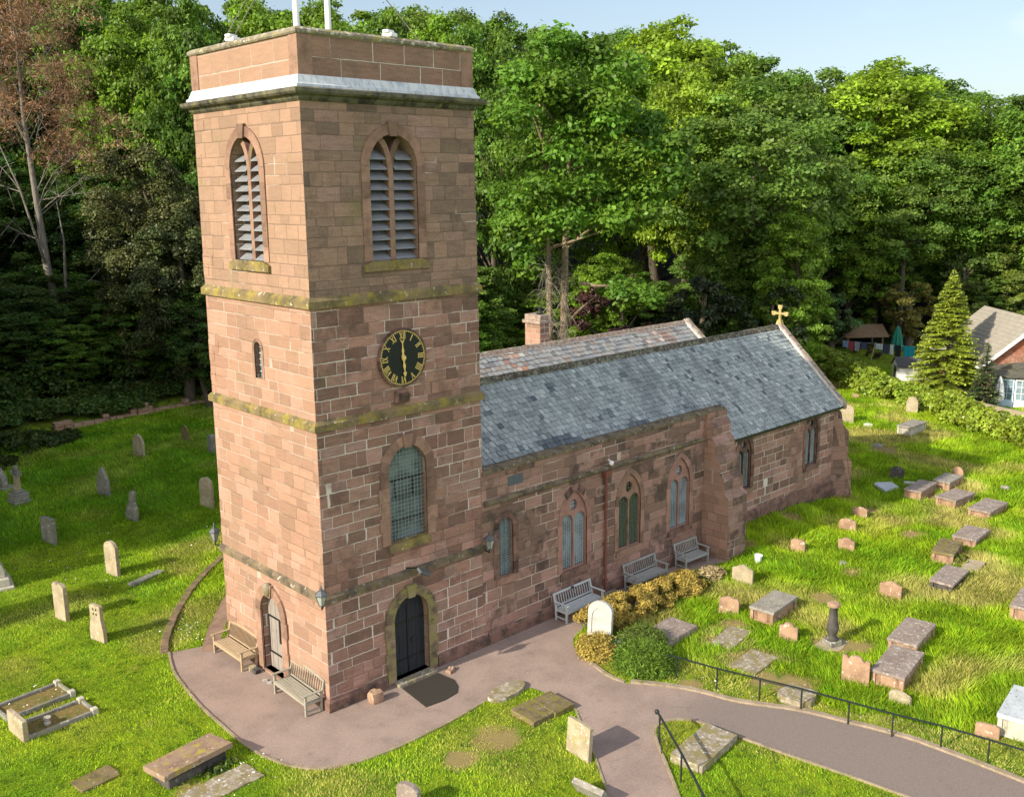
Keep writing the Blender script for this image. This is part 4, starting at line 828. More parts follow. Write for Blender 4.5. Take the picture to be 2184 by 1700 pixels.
# crosses and monuments on the left
def monument(x, y, yaw, label, kind):
    t = thing('monument', label, 'monument', (x, y, 0), R_(yaw), None)
    if kind == 'shaft':
        m = MB(); m.box(-.42, .42, -.42, .42, -.1, .16); m.box(-.36, .36, -.36, .36, .16, .55); m.box(-.25, .25, -.25, .25, .55, .66); m.build('pedestal', ST['grey'], t, bevel=.03)
        m = MB(); m.prism([(-.14, .66), (.14, .66), (.11, 1.5), (-.11, 1.5)], -.11, .11); m.build('shaft', ST['buff'], t, bevel=.02)
        m = MB(); m.box(-.12, .12, -.32, .32, 1.38, 1.62); m.box(-.10, .10, -.10, .10, 1.62, 1.86); m.build('cross_head', ST['grey'], t, bevel=.02)
    elif kind == 'gable':
        m = MB(); m.box(-.35, .35, -.8, .8, -.1, .18); m.build('base', ST['grey'], t, bevel=.03)
        m = MB(); m.prism([(-.55, .18), (.55, .18), (.5, .6), (.25, .75), (0, 1.05), (-.25, .75), (-.5, .6)], -.15, .15, axis='x'); m.build('gabled_stone', ST['grey'], t, bevel=.02)
    else:
        m = MB(); m.box(-.75, .75, -.75, .75, -.1, .12); m.box(-.62, .62, -.62, .62, .12, .42); m.build('stepped_base', ST['palecr'], t, bevel=.03)
        m = MB(); P = [(-.5, .42), (.5, .42), (.5, .7), (.42, .92)] + [(.30*math.cos(q), .92+.34*math.sin(q)) for q in np.linspace(0, math.pi, 9)] + [(-.42, .92), (-.5, .7)]; m.prism(P, -.45, .45); m.build('arched_pedestal', ST['palecr'], t, bevel=.02)
        m = MB(); m.box(-.2, .2, -.2, .2, 1.2, 1.34); m.box(-.15, .15, -.15, .15, 1.34, 1.95); m.box(-.22, .22, -.22, .22, 1.95, 2.08); m.build('shaft', ST['buff'], t, bevel=.02)
        m = MB(); m.box(-.10, .10, -.10, .10, 2.08, 2.85); m.box(-.34, .34, -.09, .09, 2.42, 2.62); m.build('cross_head', ST['palecr'], t, bevel=.02)
    return t
monument(.10, 27.2, 10, 'grey stone cross on a square pedestal in the shaded grass', 'shaft')
monument(.25, 30.5, 10, 'gabled dark stone on a long base at the left edge in shade', 'gable')
monument(-4.15, 16.9, -10, 'tall pale cross monument on a stepped base at the left edge', 'cross')

# baluster pillar
t = thing('baluster_pillar', 'dark worn baluster pillar with pale cap on a square base among the graves', 'pillar', (14.04, -7.86, 0), R_(-20))
m = MB(); m.box(-.22, .22, -.22, .22, -.1, .2); m.build('base_block', ST['grey'], t, bevel=.02)
m = MB(); m.lathe([(.2, .2), (.21, .25), (.15, .3), (.14, .36), (.15, .42), (.195, .55), (.19, .68), (.15, .86), (.13, 1.1), (.12, 1.3), (.14, 1.34)], 18); m.build('baluster', ST['dark'], t, smooth=True)
m = MB(); m.lathe([(.14, 1.34), (.20, 1.36), (.21, 1.44), (.15, 1.48), (.0, 1.48)], 18); m.build('cap', ST['red'], t)
slab(14.05,-7.85,-10,1.25,.85,.02,'buff','bare sandy stone footing around the dark baluster pillar', th=.1, shape='lens', jag=.06, name='stone_footing', cat='footing', group=None)

# bucket, boulder, odd stones, mat
m = MB(); m.lathe([(.11, 0), (.15, .30), (.165, .30), (.165, .32), (.14, .31), (.10, .03)], 16); tag(m.build('bucket', M['white_paint'], None, (18.5, -2.2, .03), (R_(4), 0, 0)), 'white bucket standing in the grass near the buttress', 'bucket')
def rock(x, y, s, mat, label, seed, name='stone_block', cat='stone'):
    bm = bmesh.new(); bmesh.ops.create_cube(bm, size=1); bmesh.ops.subdivide_edges(bm, edges=bm.edges, cuts=2, use_grid_fill=True); r = random.Random(seed)
    for v in bm.verts: v.co = Vector((v.co.x*s[0], v.co.y*s[1], v.co.z*s[2]))*(1-.12*(v.co.length > .75)) + Vector((r.uniform(-1, 1), r.uniform(-1, 1), r.uniform(-1, 1)))*.045*s[0]
    me = bpy.data.meshes.new(name); bm.to_mesh(me); bm.free(); me.materials.append(ST[mat]); return tag(place(name, me, None, (x, y, s[2]*.45), (0, 0, r.uniform(-.5, .5))), label, cat)
rock(1.29, -.42, (.36, .32, .34), 'red', 'rough red sandstone block standing against the tower by the door', 2)
rock(4.0, -.55, (.34, .16, .12), 'red', 'small red brick like stone right of the black door', 4)
rock(-.33, 3.86, (.22, .18, .16), 'buff', 'small pale stone beside the grey door and bench', 6)
rock(-.34, 3.62, (.2, .2, .14), 'dark', 'small black boot scraper stone left of the grey door', 8)
for i, (x, y) in enumerate(((-.42, 2.95), (-.40, 2.72))): tag(rock(x, y, (.14, .07, .07), 'white', 'small white stone laid at the grey door threshold', 20+i), None, None, 'white stones at the grey door')
matP = [(2.29,-.36),(2.12,-1.72),(2.76,-1.80),(3.30,-1.72),(3.56,-1.45),(3.74,-1.05),(3.66,-.36)]
m = MB(); m.prism(matP, .008, .028, axis='z'); tag(m.build('doormat', plain('dark brown coir mat', (.034, .029, .023), .95, 0, .4, 40)), 'large dark brown mat laid on tarmac before the black door', 'doormat')
# stone trough
t = thing('stone_trough', 'small stone trough with a plant at the foot of the downpipe', 'planter', (11.9, -.27, 0))
m = MB(); m.ring([(0, 0), (.02, .17), (-.05, .17), (-.05, .1)], -.3, .3, -.14, .14); m.build('trough', ST['greyslab'], t)

# ------------------------------------------------------------------ benches
def bench(x, y, rz, L, mats, label, curved=False, k=0, arch_top=.0):
    t = thing('garden_bench', label, 'bench', (x, y, 0), rz, 'wooden benches round the church'); a = L/2; wm = mats
    for sx in (-1, 1):
        m = MB(); m.box(sx*a-.035, sx*a+.035, -.30, -.23, 0, .62); m.build('leg', wm, t, bevel=.006)
        m = MB(); m.bar((sx*a, .22, 0), (sx*a, .24, .45), .06, .07); m.bar((sx*a, .24, .45), (sx*a, .36, .92), .06, .06); m.build('leg', wm, t, bevel=.006)
        m = MB(); m.box(sx*a-.045, sx*a+.045, -.36, .28, .62, .655); m.build('armrest', wm, t, bevel=.008)
        m = MB(); m.box(sx*a-.02, sx*a+.02, -.24, .24, .10, .15); m.box(sx*a-.02, sx*a+.02, -.24, .24, .33, .40); m.build('side_rail', wm, t)
    m = MB(); n = 6
    for i in range(n): y0 = -.27+.084*i; m.box(-a+.03, a-.03, y0, y0+.068, .40-.012*min(i, 3)/3+(.02 if i == n-1 else 0), .425)
    m.box(-a+.03, a-.03, -.30, -.275, .32, .405); m.build('seat', wm, t, bevel=.004)
    m = MB(); ns = k or 17
    m.bar((-a+.03, .25, .48), (a-.03, .25, .48), .05, .04)
    q = 8
    for i in range(q):
        f0, f1 = -1+2*i/q, -1+2*(i+1)/q; zz = lambda f: .88+arch_top*(1-f*f)
        m.bar((f0*(a-.03), .355-.02*0, zz(f0)), (f1*(a-.03), .355, zz(f1)), .035, .075)
    for i in range(ns):
        xx = -a+.09+(2*a-.18)*i/(ns-1); bow = .06*math.sin(math.pi*1) if not curved else .05
        if curved: m.tube([(xx, .25, .48), (xx, .33, .62), (xx, .345, .76), (xx, .355, .88)], .018, 5)
        else: m.bar((xx, .25, .48), (xx, .352, .87+arch_top*.6), .042, .014, up=(1, 0, 0))
    m.build('backrest', wm, t, bevel=.003); return t
teak = wood('honey teak', (.35, .255, .155), (.46, .36, .245)); wgrey = wood('weathered grey timber', (.26, .24, .19), (.37, .35, .29)); wblue = wood('pale grey painted timber', (.42, .45, .46), (.54, .57, .58)); wold = wood('old silvered timber', (.26, .265, .25), (.36, .37, .36))
bench(-.34, 4.90, R_(-90), 1.80, teak, 'honey coloured teak bench against the sunlit tower wall left of the grey door', k=23, arch_top=.07)
bench(-.34, 1.15, R_(-92), 1.80, wgrey, 'weathered grey bench at the tower corner right of the grey door', k=14, arch_top=.07)
bench(10.02, -.42, R_(1), 1.88, wblue, 'pale grey painted bench against the nave wall nearest the tower', k=15)
bench(13.70, -.42, R_(0), 1.82, wold, 'old silvered bench in the middle of the nave wall by the downpipe', k=15)
bench(16.55, -.42, R_(-2), 1.36, wold, 'short silvered bench with curved back slats beside the buttress', True, 13)
m = MB(); m.box(-.07, .07, -.012, .0, -.05, .05)
bx = [o for o in bpy.data.objects if o.get('label', '').startswith('pale grey painted bench')][0]; m.build('memorial_plaque', M['black_iron'], bx, (0, .335, .87))

# ------------------------------------------------------------------ lanterns, floodlight, camera, flagpoles
lamp_glass = glass_mat('lantern glass', (.16, .17, .16), .2)
def lantern(x, y, z, arm, label):
    t = thing('wall_lantern', label, 'lantern', (x, y, z), 0, 'lanterns on the church wall')
    m = MB(); m.lathe([(.075, 0), (.165, .30)], 6); m.build('glazing', lamp_glass, t)
    m = MB()
    for k in range(6):
        q = 2*math.pi*k/6; m.bar((.078*math.cos(q), .078*math.sin(q), 0), (.168*math.cos(q), .168*math.sin(q), .30), .014)
    m.lathe([(.085, -.02), (.085, .012)], 6); m.build('frame', M['lampgrey'], t)
    m = MB(); m.lathe([(.19, .29), (.19, .32), (.09, .42), (.05, .44), (.05, .48), (.02, .50), (.03, .54), (.008, .60), (.0, .66)], 6); m.build('hood', M['lampgrey'], t)
    m = MB(); m.bar((0, 0, -.02), (0, 0, -.14), .03); m.bar((0, 0, -.13), arm, .03); m.build('bracket', M['black_iron'], t)
M['lampgrey'] = plain('weathered lead grey', (.10, .11, .12), .5, .2)
lantern(-.24, -.22, 3.42, (.26, .24, -.1), 'lead grey lantern on the near corner of the tower')
lantern(5.94, -.30, 3.45, (0, .30, -.1), 'dark lantern on the south wall where tower meets nave')
lantern(-.02, 6.42, 3.52, (.05, -.42, -.12), 'lantern at the far left corner of the tower against the grass')
t = thing('floodlight', 'grey floodlight on a bracket above the black door', 'floodlight', (3.12, .0, 3.55))
m = MB(); m.bar((-.25, .02, .02), (.05, -.28, .02), .035); m.bar((-.25, .02, .02), (-.25, .05, -.1), .03); m.build('bracket', M['black_iron'], t)
m = MB(); m.box(-.08, .34, -.12, .12, -.05, .05, M=Matrix.Translation((.0, -.36, -.04)) @ Matrix.Rotation(R_(28), 4, 'Y') @ Matrix.Rotation(R_(25), 4, 'X')); m.build('lamp_head', M['lampgrey'], t, bevel=.02)
t = thing('security_camera', 'small white dome camera on the nave parapet above the downpipe', 'camera', (11.98, -.14, 5.02))
m = MB(); m.lathe([(.0, -.1), (.06, -.08), (.085, -.02), (.085, .04), (.05, .08)], 12); m.build('dome', M['white_paint'], t, smooth=True); m = MB(); m.bar((0, 0, .05), (0, .16, .1), .04); m.build('bracket', M['white_paint'], t)
for x, y, lab in ((.62, .9, 'white flagpole nearest the tower corner'), (1.75, 1.15, 'second white pole on the tower roof, right of the corner one')):
    m = MB(); m.tube([(x, y, 17.7), (x, y, 23.5), (x, y, 26.5)], [.085, .075, .05], 12); tag(m.build('flagpole', M['white_paint']), lab, 'flagpole')
wire = plain('galvanised wire', (.30, .26, .22), .5, .5)
for a, b, lab in (((.62, .9, 21.4), (.2, 4.1, 18.64), 'stay wire running from the corner pole down to the left parapet'), ((.62, .9, 21.0), (.25, 3.7, 18.64), 'lower stay wire from the corner pole to the left parapet'), ((1.75, 1.15, 21.5), (4.2, .35, 18.64), 'stay wire from the second pole to the right parapet')):
    m = MB(); m.tube([a, b], .013, 5); tag(m.build('stay_wire', wire), lab, 'wire')
for p_, lab in (((.25, 3.6, 18.63), 'white floodlight box on the left parapet edge'), ((3.1, .25, 18.63), 'white floodlight box on the right parapet edge')):
    m = MB(); m.box(-.16, .16, -.16, .16, 0, .12); m.box(-.22, .1, -.1, .1, .1, .19); tag(m.build('parapet_light', M['white_paint'], None, p_, (0, 0, R_(20)), bevel=.04, seg=2), lab, 'floodlight')

# ------------------------------------------------------------------ railings
posts = [(8.68,-5.68),(8.95,-6.96),(9.31,-8.19),(9.64,-9.34),(9.93,-10.63),(10.18,-11.77),(10.52,-12.95),(10.71,-14.08),(10.9,-15.3)]
t = thing('path_railing', 'long low black iron railing beside the upper path', 'railing'); M['rail'] = plain('dark green black iron', (.018, .024, .022), .45)
for x, y in posts: m = MB(); m.box(x-.018, x+.018, y-.018, y+.018, -.1, .66); m.build('post', M['rail'], t)
m = MB(); line = [(8.56, -5.38)]+posts
for a, b in zip(line, line[1:]): m.bar((*a, .68), (*b, .68), .055, .022)
m.build('top_rail', M['rail'], t)
t = thing('handrail', 'black iron handrail with a knob end on the grass tongue', 'handrail')
hp = [(5.42,-7.59,.80),(4.38,-9.09,.80),(3.40,-10.42,.80),(2.5,-11.7,.80)]
for x, y, z in hp: m = MB(); m.box(x-.018, x+.018, y-.018, y+.018, -.1, z); m.build('post', M['rail'], t)
m = MB(); m.tube([(5.50, -7.45, .83)]+[(x, y, .82) for x, y, z in hp], .032, 8); m.build('rail', M['rail'], t)
m = MB(); m.lathe([(.0, -.07), (.05, -.05), (.07, 0), (.05, .05), (.0, .07)], 10); m.build('knob', M['rail'], t, (5.5, -7.43, .84), smooth=True)
m = MB(); m.bar((5.42, -7.59, .55), (5.0, -8.0, 0), .02); m.build('brace', M['rail'], t)
# ruined boundary wall
m = MB(); rr = random.Random(5); x = 6.5
while x < 20:
    L_ = rr.uniform(.35, .8); y = 41.2+(x-9)*.11+rr.uniform(-.05, .05); zt = .45+.3*math.sin(x*1.7)*math.sin(x*.6)+rr.uniform(-.1, .1); zt += .15*(x > 12)
    for k in range(int(max(1, zt/.28))): m.box(x+rr.uniform(0, .05), x+L_-.02, y+rr.uniform(-.04, .04), y+.5, .0+k*.28-.3*(k == 0), .26+k*.28)
    x += L_
tag(m.build('ruined_wall', ST['red'], None, bevel=.02), 'low tumbled red stone wall at the foot of the dark wood', 'wall')
# ------------------------------------------------------------------ foliage tools
def rng(s): return np.random.default_rng(s)
def unit(a): return a/np.maximum(np.linalg.norm(a, axis=-1, keepdims=True), 1e-9)
def leaves(pos, nrm, size, rs_, aspect=.62, jit=.55, fold=True):
    """one bent diamond (two triangles) per leaf spray"""
    n = len(pos); nn = unit(nrm + rs_.normal(0, jit, (n, 3))); a = unit(np.cross(nn, rs_.normal(0, 1, (n, 3)))); b = np.cross(nn, a)
    s = (size*(.65+.7*rs_.random(n)))[:, None] if np.isscalar(size) else (size*(.65+.7*rs_.random(n)))[:, None]
    p0 = pos-a*s*.5; p2 = pos+a*s*.5; k = s*aspect*.5; dr = nn*s*.14
    p1 = pos+b*k-dr; p3 = pos-b*k-dr
    return np.stack([p0, p1, p2, p3], 1).reshape(-1, 3)
def clumps(cent, rad, flat, per, rs_, up=.6):
    """leaf sprays on the upper shells of many flattened domes -> pos, normal, clump index"""
    n = len(cent); idx = np.repeat(np.arange(n), per); d = unit(rs_.normal(0, 1, (len(idx), 3))); d[:, 2] = np.where(rs_.random(len(idx)) < .78, np.abs(d[:, 2]), d[:, 2])
    rr = rad[idx]*(.55+.45*rs_.random(len(idx))**.5)*(1+.18*rs_.normal(0, 1, len(idx)))
    pos = cent[idx]+d*rr[:, None]*np.array([1, 1, flat]); nr = unit(d*np.array([.8, .8, .9])+np.array([0, 0, up])); return pos, nr, idx
def tints(idx, n, rs_, ncl, spread=.28):
    cl = rs_.normal(0, spread, ncl)[idx]; a = np.clip(.5+cl+rs_.normal(0, .18, n), 0, 1.3); y = np.clip(rs_.random(ncl)[idx]*.6+rs_.random(n)*.5-.15, 0, 1); return np.stack([a, y, np.zeros(n)], 1)
LEAF = leafmat('broad leaves', .42); LEAF_DARK = leafmat('yew foliage', .12, (.09, .08, .015)); LEAF_DRY = leafmat('dead rust twigs', .2, (.30, .20, .12)); NEEDLE = leafmat('fir needles', .2, (.26, .26, .03)); HEDGE = leafmat('hedge leaves', .3, (.36, .33, .03), rough=.4, spec=.5)
def barkmat(name, a, b):
    t = NT(name); p = t.obj(); mp = t.n('Mapping'); mp.inputs['Scale'].default_value = (5, 5, .9); t.L(p, mp.inputs[0]); n1 = t.noise(mp.outputs[0], 2, 5, .7); return t.fin(t.mix(t.ss(n1, .35, .65), a, b), .95, n1, .04, .9, .1)
BARK = barkmat('brown bark', (.075, .062, .045), (.15, .13, .10)); BARK_PALE = barkmat('pale grey bark', (.15, .13, .11), (.29, .265, .23)); BARK_WARM = barkmat('warm ivy bark', (.20, .15, .10), (.34, .27, .19))
def limb(m, a, b, r0, r1, rs_, sag=.0, n=5, seg=6):
    a, b = np.array(a, float), np.array(b, float); L = np.linalg.norm(b-a); off = rs_.normal(0, .05*L, 3); pts = []
    for i in range(n+1):
        f = i/n; pts.append(tuple(a+(b-a)*f+off*math.sin(math.pi*f)+np.array([0, 0, -sag*L*math.sin(math.pi*f)])))
    m.tube(pts, [r0+(r1-r0)*i/n for i in range(n+1)], seg, cap=False); return pts
def make_broadleaf(seed, h=20., r=5.5, zc=.30, ncl=62, per=130, leaf=.30, clr=(1.0, 1.9), flat=.62, shape='dome', tr=.34, lean=0.):
    q = rng(seed); d = unit(q.normal(0, 1, (400, 3))); z0 = h*zc; cz = (z0+h)/2; hz = (h-z0)/2
    L = []; npri = max(8, ncl//5)          # big boughs first, leaf clumps over the top and outside of each
    for v in d:
        f = q.uniform(.45, 1.)**.5; px, py, pz = v[0]*f, v[1]*f, v[2]*f
        w = 1-.35*max(0, -pz) if shape == 'dome' else (1.05-.55*(pz+1)/2)
        p = np.array([px*r*w*.74, py*r*w*.74, cz+pz*hz*.86])
        if all(np.linalg.norm((p-c)/np.array([1, 1, .85])) > r*.33 for c in L): L.append(p)
        if len(L) >= npri: break
    C = []
    for p in L:
        R0 = r*q.uniform(.27, .42); k = max(4, int(ncl/len(L)))
        for _ in range(k):
            e = unit(q.normal(0, 1, 3)+.75*unit(p-np.array([0, 0, cz]))+np.array([0, 0, .35])); C.append(p+e*R0*q.uniform(.6, 1.05)*np.array([1, 1, .85]))
    C = np.array(C); n = len(C); rad = q.uniform(*clr, n)*r/5.5*.62
    pos, nr, idx = clumps(C, rad, flat, per, q)
    ctr = np.array([0, 0, cz]); nr = unit(nr+.45*unit(pos-ctr))
    me = npmesh('crown', leaves(pos, nr, leaf, q), 4, tints(idx, len(pos), q, n), LEAF)
    m = MB(); top = h*.80; pts = limb(m, (0, 0, -.6), (lean, 0, top), tr*1.25, tr*.25, q, n=8, seg=9)
    for c in C[::9]:
        zb = max(z0*.6, min(top*.95, c[2]-q.uniform(.25, .6)*math.hypot(c[0], c[1])-1.)); f = (zb+.6)/(top+.6); base = np.array(pts[min(8, int(f*8))]); base[2] = zb
        limb(m, base, c, tr*.42*(1-f*.6), .035, q, sag=-.04, n=4, seg=5)
    return me, m.mesh('trunk', recalc=False, smooth=True)
BL = [make_broadleaf(11, ncl=230, per=190, flat=.8), make_broadleaf(12, r=5.2, zc=.12, ncl=240, per=190, flat=.8), make_broadleaf(13, r=5.8, zc=.25, ncl=230, per=190, flat=.9), make_broadleaf(14, r=5.0, zc=.06, shape='cone', ncl=240, per=180, clr=(1., 1.8)), make_broadleaf(15, r=6.2, zc=.36, ncl=210, per=190, flat=.7, clr=(1.1, 2.0)), make_broadleaf(16, r=5.4, zc=.18, ncl=240, per=180, flat=.85), make_broadleaf(17, r=5.6, zc=.22, ncl=220, per=190, flat=.75)]
def tree(v, x, y, h, r, col, label, group=None, rz=None, bark=BARK, name='broadleaf_tree', z=None):
    t = thing(name, label, 'tree', (x, y, float(H(x, y)) if z is None else z), random.uniform(0, 6.28) if rz is None else rz, group)
    cm, tm = BL[v] if isinstance(v, int) else v
    s = (r/5.5, r/5.5, h/20.)
    c = place('crown', cm, t); c.scale = s; c.color = (*col, 1)
    if not tm.materials: tm.materials.append(bark)
    k = place('trunk', tm, t); k.scale = s; return t
G1, G2, G3, G4, G5 = (.11, .24, .032), (.175, .325, .032), (.27, .44, .032), (.04, .115, .022), (.14, .265, .05)
def wood_tree(v, px, w, top, r, col, label, group=None, bark=BARK):
    x, y = at_depth(px, w); g = float(H(x, y)); h = (CAM[2]+(404-top)/FPX*w-g)*.945; return tree(v, x, y, h, r, col, label, group, bark=bark)
# near row and skyline, each with its own look
T = wood_tree
T(1, 1035, 76, 42, 4.2, G1, 'tall narrow dark green tree rising right behind the tower edge')
T(2, 1175, 84, 84, 5.0, G5, 'dull green tree between the tower and the brighter domed crown')
T(0, 1400, 96, 48, 8.2, G3, 'highest bright yellow green domed tree on the skyline right of the tower')
T(2, 1300, 88, 84, 6.0, G2, 'mid green tree on the left flank of the bright domed crown')
T(4, 1450, 80, 172, 5.0, (.23, .36, .03), 'yellow green tree glowing below the tallest dome')
T(1, 1545, 90, 110, 5.4, G2, 'leafy tree on the right shoulder of the tallest dome')
T(4, 1590, 76, 200, 6.8, G5, 'spreading tree with bare forked limbs under its crown, mid right')
T(1, 1660, 92, 152, 4.2, G1, 'slim tree poking above the dip in the skyline')
T(0, 1835, 98, 136, 8.4, G3, 'broad bright domed tree on the right of the skyline')
T(2, 1740, 95, 222, 5.6, G1, 'dark green tree in front of the right hand dome')
T(1, 1800, 94, 330, 4.2, G2, 'bright leafy tree with layered boughs below the right hand dome')
T(2, 1985, 97, 208, 5.8, G2, 'rounded tree on the falling skyline right of the domes')
T(3, 2085, 96, 222, 5.0, G5, 'dull olive tree with thin gaps near the right edge skyline')
T(2, 2195, 92, 205, 6.2, G1, 'dark tree at the right edge of the skyline')
T(4, 1905, 93, 315, 5.0, G5, 'grey green tree with pale bare branches right of centre wood', bark=BARK_PALE)
T(3, 1680, 70, 390, 3.4, G2, 'ivy clad leafy column of a tree in front of the wood')
T(1, 2110, 95, 350, 4.6, G5, 'mid height olive tree behind the brick house')
T(0, 2030, 94, 300, 5.0, G1, 'deep green tree above the garden fir')
# left of the tower
T(1, 470, 86, -20, 5.0, G1, 'dark green tree touching the tower parapet on its left')
T(0, 345, 92, 18, 6.0, G2, 'bright topped tree at the top left beyond the dead one')
T(2, 210, 98, -60, 6.0, G1, 'tall green tree behind the rust coloured dead tree')
T(0, 20, 96, -90, 7.0, G4, 'tall dark tree at the top left corner')
T(2, 600, 100, -10, 6.4, G2, 'bright tree directly behind the flagpoles')
T(0, 720, 98, 0, 6.0, G2, 'round green tree behind the tower roof')
T(1, 860, 92, 4, 5.4, G1, 'green tree above the right half of the tower parapet')
T(2, 950, 100, 18, 6.0, G2, 'green tree at the tower right shoulder skyline')
T(4, 110, 74, 560, 4.6, G4, 'low dark maple spreading at the left edge')
T(4, 20, 70, 640, 4.0, G4, 'dark leafy bush tree at the left frame edge')
grp = 'dark trees closing the wood left of the tower'
for k, px in enumerate(range(-130, 460, 62)): T([0, 1, 3][k % 3], px, 86+(k % 3)*4, 300+(k*53 % 90), 5.2, G4, 'dark tree crowded behind the dead tree on the left', grp)
# deep rows that close the wood
rw = random.Random(21); grp = 'dense trees deep in the hillside wood'
for k, px in enumerate(range(-100, 2420, 84)):
    top = np.interp(px, [0, 830, 1060, 1250, 1400, 1560, 1700, 1850, 2000, 2300], [-90, -5, 25, 60, 50, 105, 150, 140, 185, 190])
    T(rw.randrange(7), px+rw.uniform(-25, 25), rw.uniform(106, 118), top+rw.uniform(6, 26), rw.uniform(6.4, 8.), rw.choice([G1, G2, G5]), 'tall dark tree massed deep in the hillside wood', grp)
grp = 'understorey trees along the wood edge'
for k, px in enumerate(list(range(-60, 1020, 75))+list(range(1030, 2300, 68))):
    w = rw.uniform(66, 76) if px < 1000 else rw.uniform(72, 82)
    if px > 1700: w = rw.uniform(92, 98)
    T(rw.choice([1, 3, 3, 1]), px+rw.uniform(-20, 20), w, rw.uniform(560, 660) if px < 1000 else rw.uniform(470, 600), rw.uniform(2.8, 3.8), rw.choice([G4, G4, G1]) if px < 1000 else rw.choice([G1, G2, G5]), 'small dark understorey tree filling the shade under the taller wood', grp)
# trees standing west of the picture whose shade falls on the left lawn
grp = 'churchyard trees shading the left lawn'
for x, y, h, r in ((-12, 27, 17, 5.), (-17, 35, 20, 6), (-10, 32.5, 17, 5), (-16, 29.5, 18, 5), (-22, 24.5, 18, 4.6), (-30, 29, 20, 5.5), (-27, 41, 22, 6), (-13, 40, 20, 5.5), (-36, 42, 24, 6), (-8, 26, 16, 3.6), (-6.5, 31, 18, 4.2), (-13, 24.5, 20, 4.4), (-19, 31, 24, 5.5), (-5, 37, 20, 4.5), (-26, 33, 24, 6), (-32, 24, 22, 5), (-24, 28.5, 19, 5.5), (-8, 42, 20, 6), (-20, 45, 22, 6), (-33, 35, 22, 6), (-3, 52, 20, 6), (-14, 56, 22, 6.5), (-5, 64, 24, 7), (-18, 68, 24, 7), (-28, 58, 24, 7), (0, 74, 24, 6.5)):
    tree(rw.randrange(3), x, y, h, r, G1, 'broad tree left of the churchyard that shades the lawn', grp)
tree(3, -25, 15.6, 15, 1.5, G1, 'narrow tree left of the churchyard casting a shadow stripe')

# foreground lime/sycamore behind the chimney: two trunks, layered boughs
def big_sycamore():
    q = rng(77); x0, y0 = at_depth(1215, 61); t = thing('sycamore_tree', 'large bright sycamore with twin bare trunks rising behind the chimney', 'tree', (x0, y0, 0))
    tiers = [(1120,180,1.6),(1180,130,1.8),(1245,150,1.8),(1310,175,1.6),(1100,260,1.5),(1165,235,1.8),(1240,230,2.0),(1315,255,1.7),(1375,285,1.4),(1110,345,1.5),(1190,330,1.9),(1270,340,2.),(1345,350,1.8),(1415,330,1.3),(1100,425,1.5),(1165,410,1.7),(1240,420,2.0),(1315,415,1.9),(1385,425,1.6),(1090,480,1.2),(1145,490,1.5),(1215,470,1.6),(1290,470,1.6),(1360,470,1.2),(1135,560,1.2),(1105,520,1.2),(1330,625,1.1),(1372,640,.9),(1300,610,.7),(1425,385,1.1),(1175,195,1.6),(1275,290,1.6),(1205,280,1.5)]
    C = []; rad = []
    for px, py, rr in tiers:
        for _ in range(4):
            w = 61+q.uniform(-4.2, 3.4); X, Y = at_depth(px+q.uniform(-22, 22), w); C.append((X-x0, Y-y0, CAM[2]-(py+q.uniform(-14, 14)-404)/FPX*w)); rad.append(rr*q.uniform(.7, 1.0))
    C = np.array(C); rad = np.array(rad); P = []; Nn = []; I = []
    pos, nr, idx = clumps(C, rad*.9, .75, 300, q, .6)
    me = npmesh('crown', leaves(pos, nr, .34, q), 4, tints(idx, len(pos), q, len(C), .2), LEAF); c = place('crown', me, t); c.color = (.115, .265, .03, 1)
    m = MB()
    for px, r0 in ((1166, .24), (1203, .29)):
        X, Y = at_depth(px, 61+(px-1186)*.05); Xt, Yt = at_depth(px+(14 if px > 1180 else -6), 61); pts = limb(m, (X-x0, Y-y0, -.5), (Xt-x0, Yt-y0, 18), r0*1.15, .1, q, n=9, seg=10)
        for cc in C[(0 if px > 1180 else 1)::23]:
            zb = max(6, min(17, cc[2]-2)); b = np.array(pts[int((zb+.5)/18.5*9)]); b[2] = zb; limb(m, b, cc, .12, .03, q, sag=-.05, n=5, seg=5)
    X1, Y1 = at_depth(1235, 60); X2, Y2 = at_depth(1300, 59.5); m.tube([(X1-x0, Y1-y0, CAM[2]-(600-404)/FPX*60), ((X1+X2)/2-x0, (Y1+Y2)/2-y0, CAM[2]-(606-404)/FPX*60), (X2-x0, Y2-y0, CAM[2]-(606-404)/FPX*60)], [.12, .10, .07], 6)
    me = m.mesh('trunk', recalc=False, smooth=True); me.materials.append(BARK_WARM); place('trunk', me, t)
    # dead ivy stems and fine epicormic twigs round the trunks
    m = MB()
    for _ in range(260):
        px = q.choice([1166, 1203]); w = 60.9; X, Y = at_depth(px, w); z = q.uniform(4.5, 10.5); a = np.array([X-x0, Y-y0, z]); dd = unit(q.normal(0, 1, 3)*np.array([1, 1, .7])+np.array([0, 0, -.3])); L = q.uniform(.5, 1.5)
        b = a+dd*L*.6; e = b+dd*L*.4+np.array([0, 0, -L*.35]); m.tube([a, b, e], [.022, .015, .008], 3, cap=False)
    me = m.mesh('ivy_twigs', recalc=False); me.materials.append(BARK_PALE); place('ivy_twigs', me, t)
big_sycamore()
